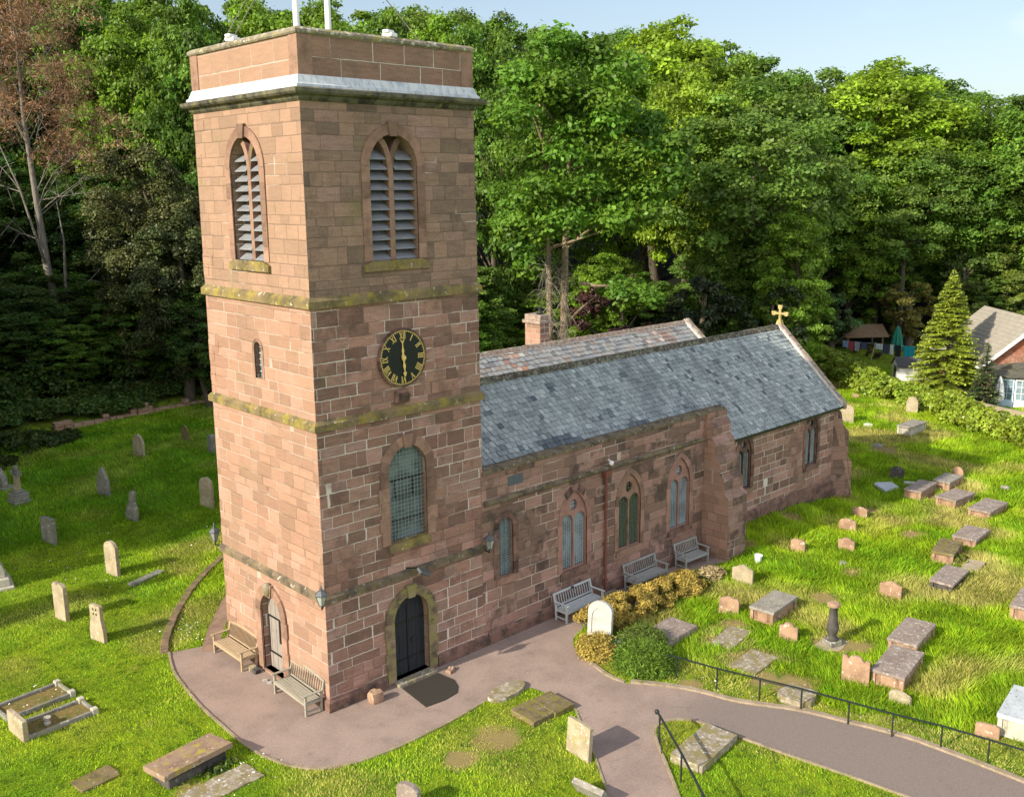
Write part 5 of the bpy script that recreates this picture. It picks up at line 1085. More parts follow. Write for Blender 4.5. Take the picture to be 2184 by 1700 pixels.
# copper beech and dark yews
BEECH = leafmat('copper leaves', .15, (.10, .035, .03))
def shade_tree(name, px, w, top, r, col, label, mat, seed, leaf=.3, shape='dome', per=150, ncl=70, zc=.05, bark=BARK, flat=.7):
    x, y = at_depth(px, w); h = CAM[2]+(404-top)/FPX*w-float(H(x, y)); v = make_broadleaf(seed, h=h, r=r, zc=zc, ncl=ncl, per=per, leaf=leaf, shape=shape, flat=flat, clr=(.9, 1.7)); v[0].materials[0] = mat
    t = thing(name, label, 'tree', (x, y, float(H(x, y)))); c = place('crown', v[0], t); c.color = (*col, 1); v[1].materials.append(bark); place('trunk', v[1], t); return t
shade_tree('copper_beech', 1320, 72, 585, 3.6, (.05, .024, .024), 'dark purple copper beech under the sycamore boughs', BEECH, 31)
shade_tree('yew_tree', 1500, 68, 560, 3.2, (.016, .034, .014), 'dense dark yew standing behind the nave ridge', LEAF_DARK, 32)
shade_tree('yew_tree', 345, 72, 300, 4.6, (.085, .10, .028), 'tall olive yew with drooping boughs left of the tower', LEAF_DARK, 33, leaf=.20, per=300, ncl=220, zc=.0, flat=1.1)
shade_tree('yew_tree', 405, 68, 420, 3.4, (.055, .08, .024), 'shaded yew pressed against the tower left edge', LEAF_DARK, 34, leaf=.20, per=280, ncl=170, zc=.0, flat=1.1)
shade_tree('lilac_bush', 1850, 95, 535, 4.4, (.20, .36, .035), 'rounded bright green bush tree behind the washing line', LEAF, 35, leaf=.34)
shade_tree('brown_shrub', 1930, 89, 590, 2.6, (.20, .19, .05), 'brownish half bare shrub beside the garden fir', LEAF, 36, leaf=.26, per=110)
shade_tree('garden_tree', 2120, 92, 520, 3.6, (.12, .18, .03), 'leafy green tree directly behind the house roof', LEAF, 37)
shade_tree('garden_tree', 2035, 92, 540, 2.6, (.085, .15, .04), 'green tree between the garden fir and the house', LEAF, 38)
shade_tree('garden_tree', 1765, 88, 625, 2.6, (.07, .145, .05), 'bluish green bush over the shelter roof', LEAF, 39)
shade_tree('holly_tree', 1640, 68, 600, 2.6, (.025, .055, .018), 'dark glossy holly behind the gable cross', LEAF_DARK, 40)
# dead rust coloured tree on the left
def dead_tree():
    q = rng(5); x0, y0 = at_depth(165, 74); t = thing('dead_tree', 'tall half dead tree with pale forked trunk and rust brown twigs on the left', 'tree', (x0, y0, 0))
    m = MB(); W = lambda px, py, w=74: np.array([at_depth(px, w)[0]-x0, at_depth(px, w)[1]-y0, CAM[2]-(py-404)/FPX*w])
    trunk = [(165, 850), (152, 700), (132, 560), (127, 470), (121, 350), (116, 240), (118, 120), (112, 20)]; m.tube([W(*p) for p in trunk], [.40, .33, .29, .25, .19, .13, .08, .04], 10)
    fork = [(128, 545), (110, 470), (92, 390), (60, 300), (30, 230)]; m.tube([W(p[0], p[1], 73.5) for p in fork], [.12, .09, .07, .05, .02], 8)
    f2 = [(172, 840), (170, 700), (166, 590), (172, 500), (165, 420)]; m.tube([W(p[0], p[1], 73.2) for p in f2], [.24, .19, .13, .07, .03], 8)
    tips = []
    ends = [(40,60),(60,20),(90,-10),(140,0),(180,40),(20,110),(70,110),(150,90),(200,110),(215,170),(40,170),(95,170),(160,170),(225,230),(60,225),(180,225),(120,60),(210,70),(235,290),(285,350),(300,310),(180,300),(75,265),(240,200),(10,180),(190,330)]
    for e in ends:
        w = 74+q.uniform(-3, 3); b = W(e[0]+q.uniform(-12, 12), e[1]+q.uniform(-10, 10), w); s = trunk[min(6, 2+int(q.integers(1, 5)))]; sy = max(e[1]+q.uniform(60, 150), 60); s = W(float(np.interp(sy, [p[1] for p in trunk[::-1]], [p[0] for p in trunk[::-1]])), sy)
        pts = limb(m, s, b, .045, .012, q, sag=-.08, n=5, seg=5); tips.append(b)
        for k in range(7):
            a = np.array(pts[q.integers(2, 6)]); e2 = a+unit(q.normal(0, 1, 3)+unit(b-s)*.8)*q.uniform(.8, 2.2); limb(m, a, e2, .025, .008, q, n=3, seg=4); tips.append(e2)
    for (a, b) in (((118, 420), (250, 400)), ((118, 450), (240, 365)), ((150, 330), (300, 360)), ((125, 500), (60, 470)), ((95, 400), (10, 370)), ((165, 620), (300, 470)), ((92, 395), (30, 330))):
        pts = limb(m, W(*a), W(*b), .055, .014, q, n=6, seg=5)
        for k in range(9): s = np.array(pts[q.integers(2, 7)]); limb(m, s, s+unit(q.normal(0, 1, 3))*q.uniform(.6, 1.8), .03, .008, q, n=3, seg=4)
    me = m.mesh('trunk', recalc=False, smooth=True); me.materials.append(BARK_PALE); place('trunk', me, t)
    tp = np.array(tips); pos, nr, idx = clumps(tp, np.full(len(tp), 1.1), .7, 95, q); me = npmesh('dead_twigs', leaves(pos, nr, .34, q, aspect=.15, jit=1.2), 4, tints(idx, len(pos), q, len(tp)), LEAF_DRY); c = place('dead_twigs', me, t); c.color = (.27, .15, .085, 1)
    C = np.array([W(170+q.uniform(-12, 14), py, 73.2) for py in range(690, 850, 9)]); pos, nr, idx = clumps(C, np.full(len(C), .62), 1., 90, q); me = npmesh('ivy', leaves(pos, nr, .22, q), 4, tints(idx, len(pos), q, len(C)), LEAF); c = place('ivy', me, t); c.color = (.05, .10, .02, 1)
dead_tree()

# ------------------------------------------------------------------ garden fir
def fir(x, y, h, r, label, name='fir_tree', seed=1, col=(.34, .44, .05), dens=1.3):
    q = rng(seed); t = thing(name, label, 'tree', (x, y, 0)); P = []; Nn = []; S = []; TI = []; m = MB(); m.tube([(0, 0, -.3), (0, 0, h*.6), (0, 0, h+.1)], [.16, .09, .015], 8); z = .35
    while z < h*.985:
        f = z/h; L = r*(1-f)**.82*(1 if f > .12 else .8+f*1.6); nb = int((13 if f < .8 else 8)*dens)
        for k in range(nb):
            a = q.uniform(0, 6.283); Lk = L*q.uniform(.72, 1.1); dr = np.array([math.cos(a), math.sin(a), 0]); e = np.array([0, 0, z])+dr*Lk+np.array([0, 0, -.10*Lk+.02]); m.bar((0, 0, z), tuple(e), .022)
            n = max(3, int(Lk/.085)); ff = np.linspace(.22, 1, n); side = np.array([-dr[1], dr[0], 0]); wdt = .40*np.minimum(1, (1.08-ff)*2.2)*min(1, Lk+.25)
            for sg in (-1, 1):
                z_ = z+q.uniform(-.09, .09); base = np.array([0, 0, z_])+dr*(Lk*ff)[:, None]+np.array([0, 0, 1])*(-.10*Lk*ff+.05*ff**2)[:, None]; tip = base+(side*sg+dr*.75)*(wdt*q.uniform(.6, 1.15, n))[:, None]+np.column_stack([np.zeros(n), np.zeros(n), q.normal(-.03, .05, n)])
                d = tip-base; wv = np.cross(d, [0, 0, 1.]); wv = unit(wv)*.05; up = np.array([0, 0, .03])
                P.append(np.stack([base-wv*.6, base+wv*.6+up*q.normal(0, .5), tip+wv*.55, tip-wv*.55], 1).reshape(-1, 3)); nn_ = len(ff); TI.append(np.stack([np.clip(.25+.55*ff*q.uniform(.7, 1.1)+q.normal(0, .1, nn_), 0, 1.2), np.clip(ff**3*.9+q.normal(0, .1, nn_), 0, 1), np.zeros(nn_)], 1))
        z += .20 if f < .8 else .16
    me = npmesh('foliage', np.concatenate(P), 4, np.concatenate(TI), NEEDLE); c = place('foliage', me, t); c.color = (*col, 1); me = m.mesh('trunk', recalc=False); me.materials.append(BARK); place('trunk', me, t)
fir(54.6, 6.0, 8.95, 3.0, 'tall pale green fir standing above the boundary hedge by the house')
def bush(name, x, y, rx, ry, h, n, leaf, mat, col, label, cat='shrub', seed=0, flat=.8, lump=.45, z=0, rz=0., group=None, spread=.2, aspect=.62, jit=.55):
    q = rng(seed or int(abs(x*31+y*17))+3); ncl = max(6, int(n/70)); d = unit(q.normal(0, 1, (ncl, 3))); d[:, 2] = np.abs(d[:, 2]); C = d*np.array([rx, ry, h])*(.62+.2*q.random((ncl, 1)))*np.array([1, 1, .78])
    rad = q.uniform(.7, 1.2, ncl)*lump*min(rx, ry, h)
    pos, nr, idx = clumps(C, rad, flat, 70, q, .5); pos[:, 2] = np.abs(pos[:, 2]); me = npmesh(name, leaves(pos, nr, leaf, q, aspect, jit), 4, tints(idx, len(pos), q, ncl, spread), mat); o = place(name, me, None, (x, y, z+float(H(x, y))), (0, 0, rz)); o.color = (*col, 1); return tag(o, label, cat, group)
def hedge(name, line, hgt, wid, leaf, mat, col, label, dens=260, seed=3, lump=.35, cat='hedge', core=True):
    q = rng(seed); P = np.array(line, float); seg = np.diff(P, axis=0); Ls = np.linalg.norm(seg, axis=1); cum = np.concatenate([[0], np.cumsum(Ls)]); tot = cum[-1]; ncl = int(tot*wid*11)+10
    s = q.random(ncl)*tot; k = np.clip(np.searchsorted(cum, s)-1, 0, len(seg)-1); f = (s-cum[k])/Ls[k]; base = P[k]+seg[k]*f[:, None]; nrm = np.stack([-seg[k][:, 1], seg[k][:, 0]], 1)/Ls[k][:, None]
    hv = np.interp(s, np.linspace(0, tot, len(hgt)), hgt) if isinstance(hgt, (list, tuple)) else np.full(ncl, hgt)
    a = q.uniform(0, math.pi, ncl); o = np.cos(a)*wid*.5*q.uniform(.6, 1, ncl); z = np.sin(a)**.6*hv*.82*q.uniform(.55, 1, ncl); C = np.column_stack([base+nrm*o[:, None], np.maximum(z, .12)]); rad = lump*q.uniform(.7, 1.2, ncl)
    pos, nr, idx = clumps(C, rad, .85, int(dens/7), q, .45); pos[:, 2] = np.maximum(pos[:, 2], .02)+H(pos[:, 0], pos[:, 1]); x0, y0 = P.mean(0); pos -= np.array([x0, y0, 0])
    t = thing(name, label, cat, (x0, y0, 0)); me = npmesh('foliage', leaves(pos, nr, leaf, q), 4, tints(idx, len(pos), q, ncl, .2), mat); c = place('foliage', me, t); c.color = (*col, 1)
    m = MB()
    for i in range(len(P)-1):
        L_ = Ls[i]; hh = (hv.mean() if not isinstance(hgt, (list, tuple)) else float(np.interp((cum[i]+cum[i+1])/2, np.linspace(0, tot, len(hgt)), hgt)))
        for j in range(int(L_/.3)+1):
            b = P[i]+seg[i]*q.random(); bx, by = b-np.array([x0, y0]); m.tube([(bx, by, -.1), (bx+q.normal(0, .12), by+q.normal(0, .12), hh*.4), (bx+q.normal(0, .25), by+q.normal(0, .25), hh*.7)], [.03, .02, .01], 4, cap=False)
    me = m.mesh('stems', recalc=False); me.materials.append(BARK); place('stems', me, t); return t
hedge('boundary_hedge', [(62, 20.6), (57.0, 15.6), (53.6, 11.4), (51.6, 8.7), (51.6, 6.6), (50.2, 4.5)], [1.7, 2.0, 2.0, 1.9, 1.5, 1.2], 2.6, .23, HEDGE, (.24, .36, .035), 'overgrown yellow green laurel hedge running from the chancel to the fir', 520)
hedge('boundary_hedge', [(49.0, 3.6), (47.6, 1.6), (46.3, -.6), (45.2, -3.0), (44.2, -5.4)], [1.9, 1.9, 1.5, 1.6, 1.6], 2.6, .22, HEDGE, (.26, .37, .035), 'rounded yellow green hedge below the house at the right edge', 520, 4)
hedge('boundary_hedge', [(62.5, 19.6), (59.3, 15.8), (57.2, 13.2)], 1.35, 1.5, .26, HEDGE, (.15, .23, .03), 'green hedge inside the garden before the washing line', 300, 5)
GOLD = leafmat('golden heather', .2, (.46, .27, .06), rough=.7, spec=.2)
hedge('golden_conifer_hedge', [(9.2, -1.85), (10.4, -1.75), (12.0, -1.8), (13.4, -1.7), (14.8, -1.65)], [.85, .95, .9, .75, .6], 1.5, .07, GOLD, (.36, .29, .07), 'golden orange clipped bush running along the tarmac before the nave', 3000, 6, .21, 'shrub')
bush('golden_bush', 8.15, -2.95, .62, .75, .8, 9000, .085, GOLD, (.34, .28, .065), 'round golden bush at the path corner under the white headstone')
bush('straw_shrub', 15.9, -1.75, .75, .5, .5, 2500, .12, GOLD, (.45, .38, .22), 'dry straw coloured shrub at the far end of the golden bush', spread=.3)
bush('weedy_shrub', 15.0, -1.9, .75, .5, .35, 2200, .12, HEDGE, (.10, .14, .02), 'green weedy tuft between the golden bush and dry shrub')
SPIKY = leafmat('rosemary leaves', .2, (.16, .20, .03), rough=.7, spec=.2)
bush('green_heather', 8.55, -4.55, .95, .9, .85, 26000, .13, SPIKY, (.12, .22, .026), 'bright green heather mound at the path bend by the railing', aspect=.2, jit=1.1)
bush('green_heather', 9.35, -3.75, .95, .7, .95, 18000, .13, SPIKY, (.13, .19, .04), 'taller olive green mound beside the purple slab', aspect=.2, jit=1.1)
bush('rosemary_bush', 8.55, -3.45, .5, .6, .65, 3600, .10, SPIKY, (.09, .15, .06), 'small blue green bush at the foot of the white headstone')
bush('weed_clump', 24.2, -7.75, .7, .25, .45, 700, .14, HEDGE, (.12, .17, .03), 'leafy weeds growing against the mossy chest tomb')
bush('weed_clump', -3.6, -.42, .7, .2, .22, 700, .09, HEDGE, (.05, .11, .02), 'dark green weeds along the raised brown ledger')
bush('trough_plant', 11.95, -.27, .2, .12, .2, 160, .09, HEDGE, (.06, .12, .02), 'small green plant in the stone trough')
for i, (x, y, s) in enumerate(((4, 47, 3.2), (9, 49, 3.0), (14, 50, 3.0), (18, 47.5, 2.6), (1, 52, 3.4), (6, 54, 3.4), (21, 45, 2.4), (12, 55, 3.4))): bush('dark_thicket', x, y, s, s*.8, s*1.15, 3600, .3, LEAF, (.040, .105, .02), 'dark bushy thicket in the deep shade behind the ruined wall', 'shrub', group='dark thickets behind the ruined wall', lump=.5)
bush('ivy_bank', 3.5, 38.5, 4.5, 2.5, .9, 7000, .26, LEAF, (.035, .075, .018), 'dark ivy and brambles spilling over the ruined wall on the left')
for i, (x, y) in enumerate(((-3, 42), (2.5, 43), (7.5, 43.6), (11, 43), (15.5, 44.2), (19, 43.6), (5, 46), (12, 46.5))): bush('bramble_patch', x, y, 3.2, 2.0, .8, 5200, .24, LEAF, (.05, .125, .024), 'low green brambles covering the ground behind the ruined wall', group='brambles behind the ruined wall', lump=.6)
bush('bramble_patch', -1, 35.5, 4.5, 3, .8, 6000, .26, LEAF, (.04, .08, .018), 'dark bramble patch in the shaded corner at the left edge')
bush('bramble_patch', 14, 45.5, 6, 3, .9, 8000, .26, LEAF, (.035, .07, .018), 'brambles above the ruined wall beneath the dead tree')

# ------------------------------------------------------------------ grass
def grass():
    q = rng(9); xs = []; ys = []
    def zone(x0, x1, y0, y1, d): n = int((x1-x0)*(y1-y0)*d); xs.append(q.uniform(x0, x1, n)); ys.append(q.uniform(y0, y1, n))
    zone(-10, 14, -17, 12, 560); zone(-10, 8, 12, 22, 420); zone(14, 30, -17, 1, 520); zone(30, 62, -12, 22, 260); zone(-6, 22, 22, 42, 200); zone(14, 62, -34, -12, 150); zone(-16, -10, -6, 30, 150); zone(62, 66, -20, 14, 120); zone(-8, 14, -21, -17, 300)
    X = np.concatenate(xs); Y = np.concatenate(ys)
    d = np.stack([X, Y, H(X, Y)], 1)-CAM; w = d@_F; px = 1092+FPX*(d@_r)/w; py = 850-FPX*(d@_u)/w
    ok = (px > -500) & (px < 2900) & (py > 690) & (py < 2150) & ~inpoly(PATH, X, Y) & ~((X > -.1) & (X < 6) & (Y > .05) & (Y < 6.1)) & ~((X > 5.6) & (X < 28.7) & (Y > .05) & (Y < 11.7)) & ~((X > 17.7) & (X < 19.1) & (Y > -1.25) & (Y < .2)) & ~inpoly(strip, X, Y) & (Y < 40.4+.11*(X-9)+.4)
    for o in bpy.data.objects:      # keep the blades off slabs and tombs
        if o.name.startswith(('grave_slab', 'chest_tomb', 'kerbed_grave', 'stone_footing')):
            L_, W_ = {'ches': (1.95, .9), 'kerb': (1.95, 1.05)}.get(o.name[:4], (None, None))
            if L_ is None: L_, W_ = o.dimensions.x, o.dimensions.y
            c_, s_ = math.cos(-o.rotation_euler.z), math.sin(-o.rotation_euler.z); dx, dy = X-o.location.x, Y-o.location.y; u_, v_ = c_*dx-s_*dy, s_*dx+c_*dy; e = -.03; ok &= ~((abs(u_) < L_/2+e) & (abs(v_) < W_/2+e))
    X, Y, w = X[ok], Y[ok], w[ok]; n = len(X)
    # mown turf near the path, long rough grass on the right lawn and at the back
    rail = np.interp(Y, [-17, -14, -11, -8, -5, -3, 0], [11.4, 11.0, 10.4, 9.6, 8.8, 8.8, 9.5])+.35*np.sin(Y*2.1); lg = np.where(X > rail, 1., 0.)*np.where(Y < 40, 1, 0); lg = np.maximum(lg, sstep(18, 23, Y)); lg = np.where((X > 0) & (X < 9) & (Y > 0), np.maximum(lg, .4), lg)
    def vn(sc, sd):        # smooth value noise
        g_ = rng(sd).random((64, 64)); a, b = (X/sc) % 64, (Y/sc) % 64; i, j = a.astype(int), b.astype(int); fa, fb = a-i, b-j; fa, fb = fa*fa*(3-2*fa), fb*fb*(3-2*fb); i2, j2 = (i+1) % 64, (j+1) % 64
        return (g_[i, j]*(1-fa)+g_[i2, j]*fa)*(1-fb)+(g_[i, j2]*(1-fa)+g_[i2, j2]*fa)*fb
    n1, n2, n3 = vn(.55, 1), vn(1.9, 2), vn(4.1, 3); X0_, Y0_ = X, Y; X, Y = (X0_*.94+Y0_*.34)*.22+300, (-X0_*.34+Y0_*.94)*1.5+300; n4 = vn(.55, 6); X, Y = X0_, Y0_; n1 = np.where((X < 8.3) | (Y > 16), .55*n1+.45*n4, n1)
    hgt = (.055+.045*q.random(n))*(1-np.where((X > 8.3) & (X < rail+.75+.5*np.sin(Y*1.3)) & (Y < -5), 0, lg))+np.where((X > 8.3) & (X < rail+.75+.5*np.sin(Y*1.3)) & (Y < -5), 0, lg)*(.10+.17*q.random(n)*(.4+n1))
    for bx_, by_, br_ in BARE: hgt = hgt*(1-.8*np.clip(1.6-np.hypot(X-bx_, Y-by_)/br_-1.6*(n1-.3), 0, 1))
    far = np.clip(w/40, .8, 1.6)
    wid = (.022+.016*q.random(n))*far*(1+.25*lg); dry = np.where(Y > 17, .35, 1.)*sstep(.53, .74, n2*.6+n3*.4)*np.where(X > 9, .85, .7)*(.6+.4*q.random(n)); strp = (X > 7.0) & (X < rail+.75+.5*np.sin(Y*1.3)) & (Y < -5); dry = np.where(strp & (X > 8.3), np.maximum(dry, .3+.55*q.random(n)), dry); lg = np.where(strp, 0., lg)
    for bx_, by_, br_ in BARE: dry = np.maximum(dry, np.clip(1.6-np.hypot(X-bx_, Y-by_)/br_-1.6*(n1-.3), 0, 1))
    ang = q.uniform(0, 6.283, n); la = q.normal(.6, .9, n); ln = hgt*q.uniform(.25, .9, n); wnd = vn(1.2, 8)*5
    la = la+wnd; bx = np.stack([np.cos(ang)*wid, np.sin(ang)*wid, np.zeros(n)], 1); B = np.stack([X, Y, H(X, Y)-.01], 1); tipv = B+np.stack([np.cos(la)*ln, np.sin(la)*ln, hgt], 1)
    V = np.stack([B-bx*.5, B+bx*.5, tipv], 1).reshape(-1, 3)
    a = np.clip(.22-.12*(Y > 18)+.6*n1+q.normal(0, .24, n)-.12*lg*(n2 < .4), .05, 1.2); yv = np.clip(.25+.5*n2+q.normal(0, .2, n)-.3*lg*(Y > 16), 0, 1)  # back-lawn blades tinted darker, tree shade put into their colour
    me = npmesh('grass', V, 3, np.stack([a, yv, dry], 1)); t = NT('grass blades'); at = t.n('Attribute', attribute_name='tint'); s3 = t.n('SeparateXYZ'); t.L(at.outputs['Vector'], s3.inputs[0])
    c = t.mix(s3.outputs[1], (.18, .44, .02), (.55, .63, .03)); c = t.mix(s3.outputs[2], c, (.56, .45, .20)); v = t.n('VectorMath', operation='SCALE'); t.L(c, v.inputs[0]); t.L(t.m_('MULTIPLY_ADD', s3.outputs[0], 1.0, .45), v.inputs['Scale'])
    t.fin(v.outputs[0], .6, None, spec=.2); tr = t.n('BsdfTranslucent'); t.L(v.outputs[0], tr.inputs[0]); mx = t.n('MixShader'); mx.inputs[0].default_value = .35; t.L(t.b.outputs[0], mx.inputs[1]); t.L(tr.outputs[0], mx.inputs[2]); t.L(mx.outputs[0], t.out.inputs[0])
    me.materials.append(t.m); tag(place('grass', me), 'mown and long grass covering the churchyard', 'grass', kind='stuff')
    # daisies
    dx = np.concatenate([q.normal(-.55, .45, 40), q.normal(-5.6, .6, 18), q.normal(2, 3, 60), q.normal(-3, .5, 30), q.normal(9.5, .6, 40)]); dy = np.concatenate([q.normal(8.0, .7, 40), q.normal(6.9, .35, 18), q.normal(17, 2, 60), q.normal(-1, .4, 30), q.normal(-9, 2, 40)]); k = ~inpoly(PATH, dx, dy) & ~inpoly(strip, dx, dy) & ~((dx > -.1) & (dy > 0) & (dy < 6.1)); dx, dy = dx[k], dy[k]; nn = len(dx)
    pos = np.stack([dx, dy, np.full(nn, .10)], 1); me = npmesh('daisies', leaves(pos, np.tile([0, 0, 1.], (nn, 1)), .055, q, .9, .3), 4); me.materials.append(plain('white petals', (.8, .8, .76), .7)); tag(place('daisies', me), 'white daisies scattered in the turf', 'flowers', kind='stuff')
grass()
# ------------------------------------------------------------------ house and garden beyond the hedge
def frame(ox, oy, ang): return Matrix.Translation((ox, oy, 0)) @ Matrix.Rotation(ang, 4, 'Z')
brick = masonry('red brickwork', h=.085, w=.23, pal=[(0, (.26, .085, .05)), (.5, (.36, .13, .075)), (1, (.42, .17, .10))], white=(.40, .55), soot=.15, moss=.05, mcol=(.38, .30, .24))
tile = NT('pale concrete tiles'); p = tile.obj(); w_ = tile.n('TexWave', wave_type='BANDS', bands_direction='Y'); mp = tile.n('Mapping'); tile.L(p, mp.inputs[0]); tile.L(mp.outputs[0], w_.inputs['Vector']); w_.inputs['Scale'].default_value = 1.15; w_.inputs['Distortion'].default_value = .4; w_.inputs['Detail'].default_value = 2
c = tile.mix(tile.ss(tile.noise(p, 3, 4, .7), .35, .65), (.37, .34, .29), (.30, .275, .235)); c = tile.mix(tile.m_('MULTIPLY', w_.outputs[0], .25), c, (.22, .20, .17)); tile_mat = tile.fin(c, .85, w_.outputs[0], .03, .6, .2)
hw = thing('brick_house', 'red brick house with pale tiled roof and white bargeboard at the right edge', 'house', (54.54, 3.36, 0), R_(46))
Wd, Lh, EZ, RZ = 6.9, 8.3, 2.8, 5.55
m = MB(); m.prism([(-.0-.0, -.3), (0, EZ-.05), (-Wd/2, RZ-.1), (-Wd, EZ-.05), (-Wd, -.3)], .35, Lh-.35, axis='x'); m.build('wall', brick, hw)
for nm, ya, yb in (('roof', .35, -Wd/2), ('roof', -Wd-.35, -Wd/2)):
    m = MB(); za = EZ-.05-.35*(RZ-EZ)/(Wd/2)+.05; m.prism([(ya, za), (yb, RZ), (yb, RZ+.14), (ya, za+.14)], 0, Lh, axis='x'); r_ = m.build(nm, tile_mat, hw)
m = MB()
for ya, yb in ((.36, -Wd/2), (-Wd-.36, -Wd/2)): za = EZ-.32; m.prism([(ya, za-.18), (yb, RZ-.18), (yb, RZ+.1), (ya, za+.1)], -.06, -.002, axis='x')
m.box(-.02, Lh, .36, .46, EZ-.42, EZ-.3); m.build('bargeboard', M['white_paint'], hw)
ch2 = MB(); ch2.box(1.2, 1.75, -4.6, -3.9, 4.6, 6.5); ch2 = ch2.build('chimney', brick, hw); m = MB(); m.box(1.12, 1.83, -4.68, -3.82, 6.45, 6.62); m.build('chimney_cap', M['lime'], ch2); m = MB(); m.lathe([(.14, 6.6), (.11, 7.3)], 10, 1.45, -4.25); m.build('chimney_pot', plain('terracotta', (.42, .14, .07), .7), ch2)
def white_window(parent, x, z0, z1, w, nx=2, nz=3, yy=.0):
    f = MB(); f.box(x-w/2-.07, x+w/2+.07, yy, yy+.06, z0-.07, z0); f.box(x-w/2-.07, x+w/2+.07, yy, yy+.06, z1, z1+.07); f.box(x-w/2-.07, x-w/2, yy, yy+.06, z0, z1); f.box(x+w/2, x+w/2+.07, yy, yy+.06, z0, z1)
    for i in range(1, nx): f.box(x-w/2+w*i/nx-.02, x-w/2+w*i/nx+.02, yy, yy+.05, z0, z1)
    for j in range(1, nz): f.box(x-w/2, x+w/2, yy+.003, yy+.047, z0+(z1-z0)*j/nz-.015, z0+(z1-z0)*j/nz+.015)
    fo = f.build('window', M['white_paint'], parent); g = MB(); g.box(x-w/2, x+w/2, yy+.015, yy+.03, z0, z1); g.build('pane', M['glass_blue'], fo); return fo
white_window(hw, 1.6, .9, 2.2, 1.5); white_window(hw, 4.6, .9, 2.2, 1.5)
# garden room in front of the gable
gr = thing('garden_room', 'low lean-to garden room with pale blue french doors at the right edge', 'extension', (54.0, 2.35, 0), R_(-64))
m = MB(); m.box(-.2, 5.2, .02, 3.0, -.2, 2.02); m.build('wall', plain('dark blue grey boarding', (.05, .065, .085), .6), gr)
m = MB(); m.prism([(-.3, 2.05), (3.0, 2.85), (3.0, 2.97), (-.3, 2.17)], -.4, 5.4, axis='x'); m.build('roof', stone('dark mossy felt', (.12, .115, .10), (.07, .068, .06), (.14, .13, .06), .3), gr)
pbl = plain('pale blue paint', (.46, .60, .74), .5, 0, .08)
for i in range(5):
    x = .25+i*.86; f = MB(); 
    for (a, b, z0, z1) in ((x, x+.09, .02, 1.95), (x+.72, x+.81, .02, 1.95), (x+.09, x+.72, 1.85, 1.95), (x+.09, x+.72, .02, .55)): f.box(a, b, -.06, .0, z0, z1)
    for k in (1, 2): f.box(x+.09, x+.72, -.05, -.01, .55+.433*k-.015, .55+.433*k+.015)
    f.box(x+.39, x+.42, -.053, -.012, .55, 1.85); fo = f.build('french_door', pbl if i != 1 else M['white_paint'], gr); g = MB(); g.box(x+.09, x+.72, -.035, -.02, .55, 1.85); g.build('pane', M['glass_blue'], fo)
def parasol(x, y, h, r, mat, label, z=0):
    t = thing('closed_parasol', label, 'parasol', (x, y, z)); m = MB(); m.tube([(0, 0, 0), (0, 0, h)], .025, 8); m.build('pole', M['white_paint'], t); m = MB(); prof = []
    n = 16; vs = []; lv = [(r*.85, h*.30), (r, h*.42), (r*.75, h*.7), (r*.35, h*.92), (.03, h)]
    for rr, zz in lv: vs += [((rr*(1 if k % 2 else .72))*math.cos(2*math.pi*k/n), (rr*(1 if k % 2 else .72))*math.sin(2*math.pi*k/n), zz) for k in range(n)]
    fs = [(i*n+k, i*n+(k+1) % n, (i+1)*n+(k+1) % n, (i+1)*n+k) for i in range(4) for k in range(n)]; m.add(vs, fs+[tuple(range(n-1, -1, -1)), tuple(range(4*n, 5*n))]); m.build('canopy', mat, t)
parasol(66.6, 15.3, 3.0, .52, plain('green canvas', (.02, .20, .14), .8), 'tall closed green parasol behind the washing line')
parasol(53.2, 1.85, 2.25, .34, M['white_paint'], 'closed white parasol in front of the blue doors')
# white shed
sh = thing('white_shed', 'small white garden shed with dark felt roof behind the hedge', 'shed', (58.3, 11.4, 0), R_(-48))
m = MB(); m.prism([(-.8, -.2), (.8, -.2), (.8, 1.2), (0, 1.75), (-.8, 1.2)], 0, 2.6, axis='x'); m.build('wall', M['white_paint'], sh)
m = MB()
for s_ in (-1, 1): m.prism([(s_*.92, 1.14), (0, 1.78), (0, 1.84), (s_*.92, 1.20)], -.1, 2.7, axis='x')
m.build('roof', plain('dark roofing felt', (.07, .075, .085), .8), sh); m = MB(); m.box(-.03, -.004, -.28, .28, 0, 1.15); m.build('door', M['glass_dark'], sh)
# timber shelter, fence, washing
oak = wood('brown shelter timber', (.16, .10, .06), (.24, .16, .10))
s_ = thing('timber_shelter', 'brown timber shelter with pitched shingle roof under the trees', 'shelter', (70.5, 20.6, 0), R_(-40))
for x in (-1.6, 1.6):
    for y in (-1.1, 1.1): m = MB(); m.box(x-.07, x+.07, y-.07, y+.07, -.1, 1.5); m.build('post', oak, s_)
m = MB()
for q_ in (-1, 1): m.prism([(q_*1.5, 1.25), (0, 2.15), (0, 2.25), (q_*1.5, 1.35)], -2, 2, axis='x')
m.build('roof', oak, s_); m = MB(); m.bar((1.95, -1.4, 1.3), (1.95, 1.4, 1.3), .1); m.bar((1.95, 0, 1.3), (1.95, 0, 2.15), .08); m.build('truss', oak, s_)
s_ = thing('post_and_rail_fence', 'grey post and rail fence at the end of the garden', 'fence')
fl = [(72.2, 20.3), (73.4, 18.9), (74.6, 17.6), (75.8, 16.3), (77, 15)]
for x, y in fl: m = MB(); m.box(x-.06, x+.06, y-.06, y+.06, -.1, 1.15); m.build('post', wgrey, s_)
m = MB()
for a, b in zip(fl, fl[1:]):
    for z in (.35, 1.1): m.bar((*a, z), (*b, z), .05, .09)
m.build('rails', wgrey, s_)
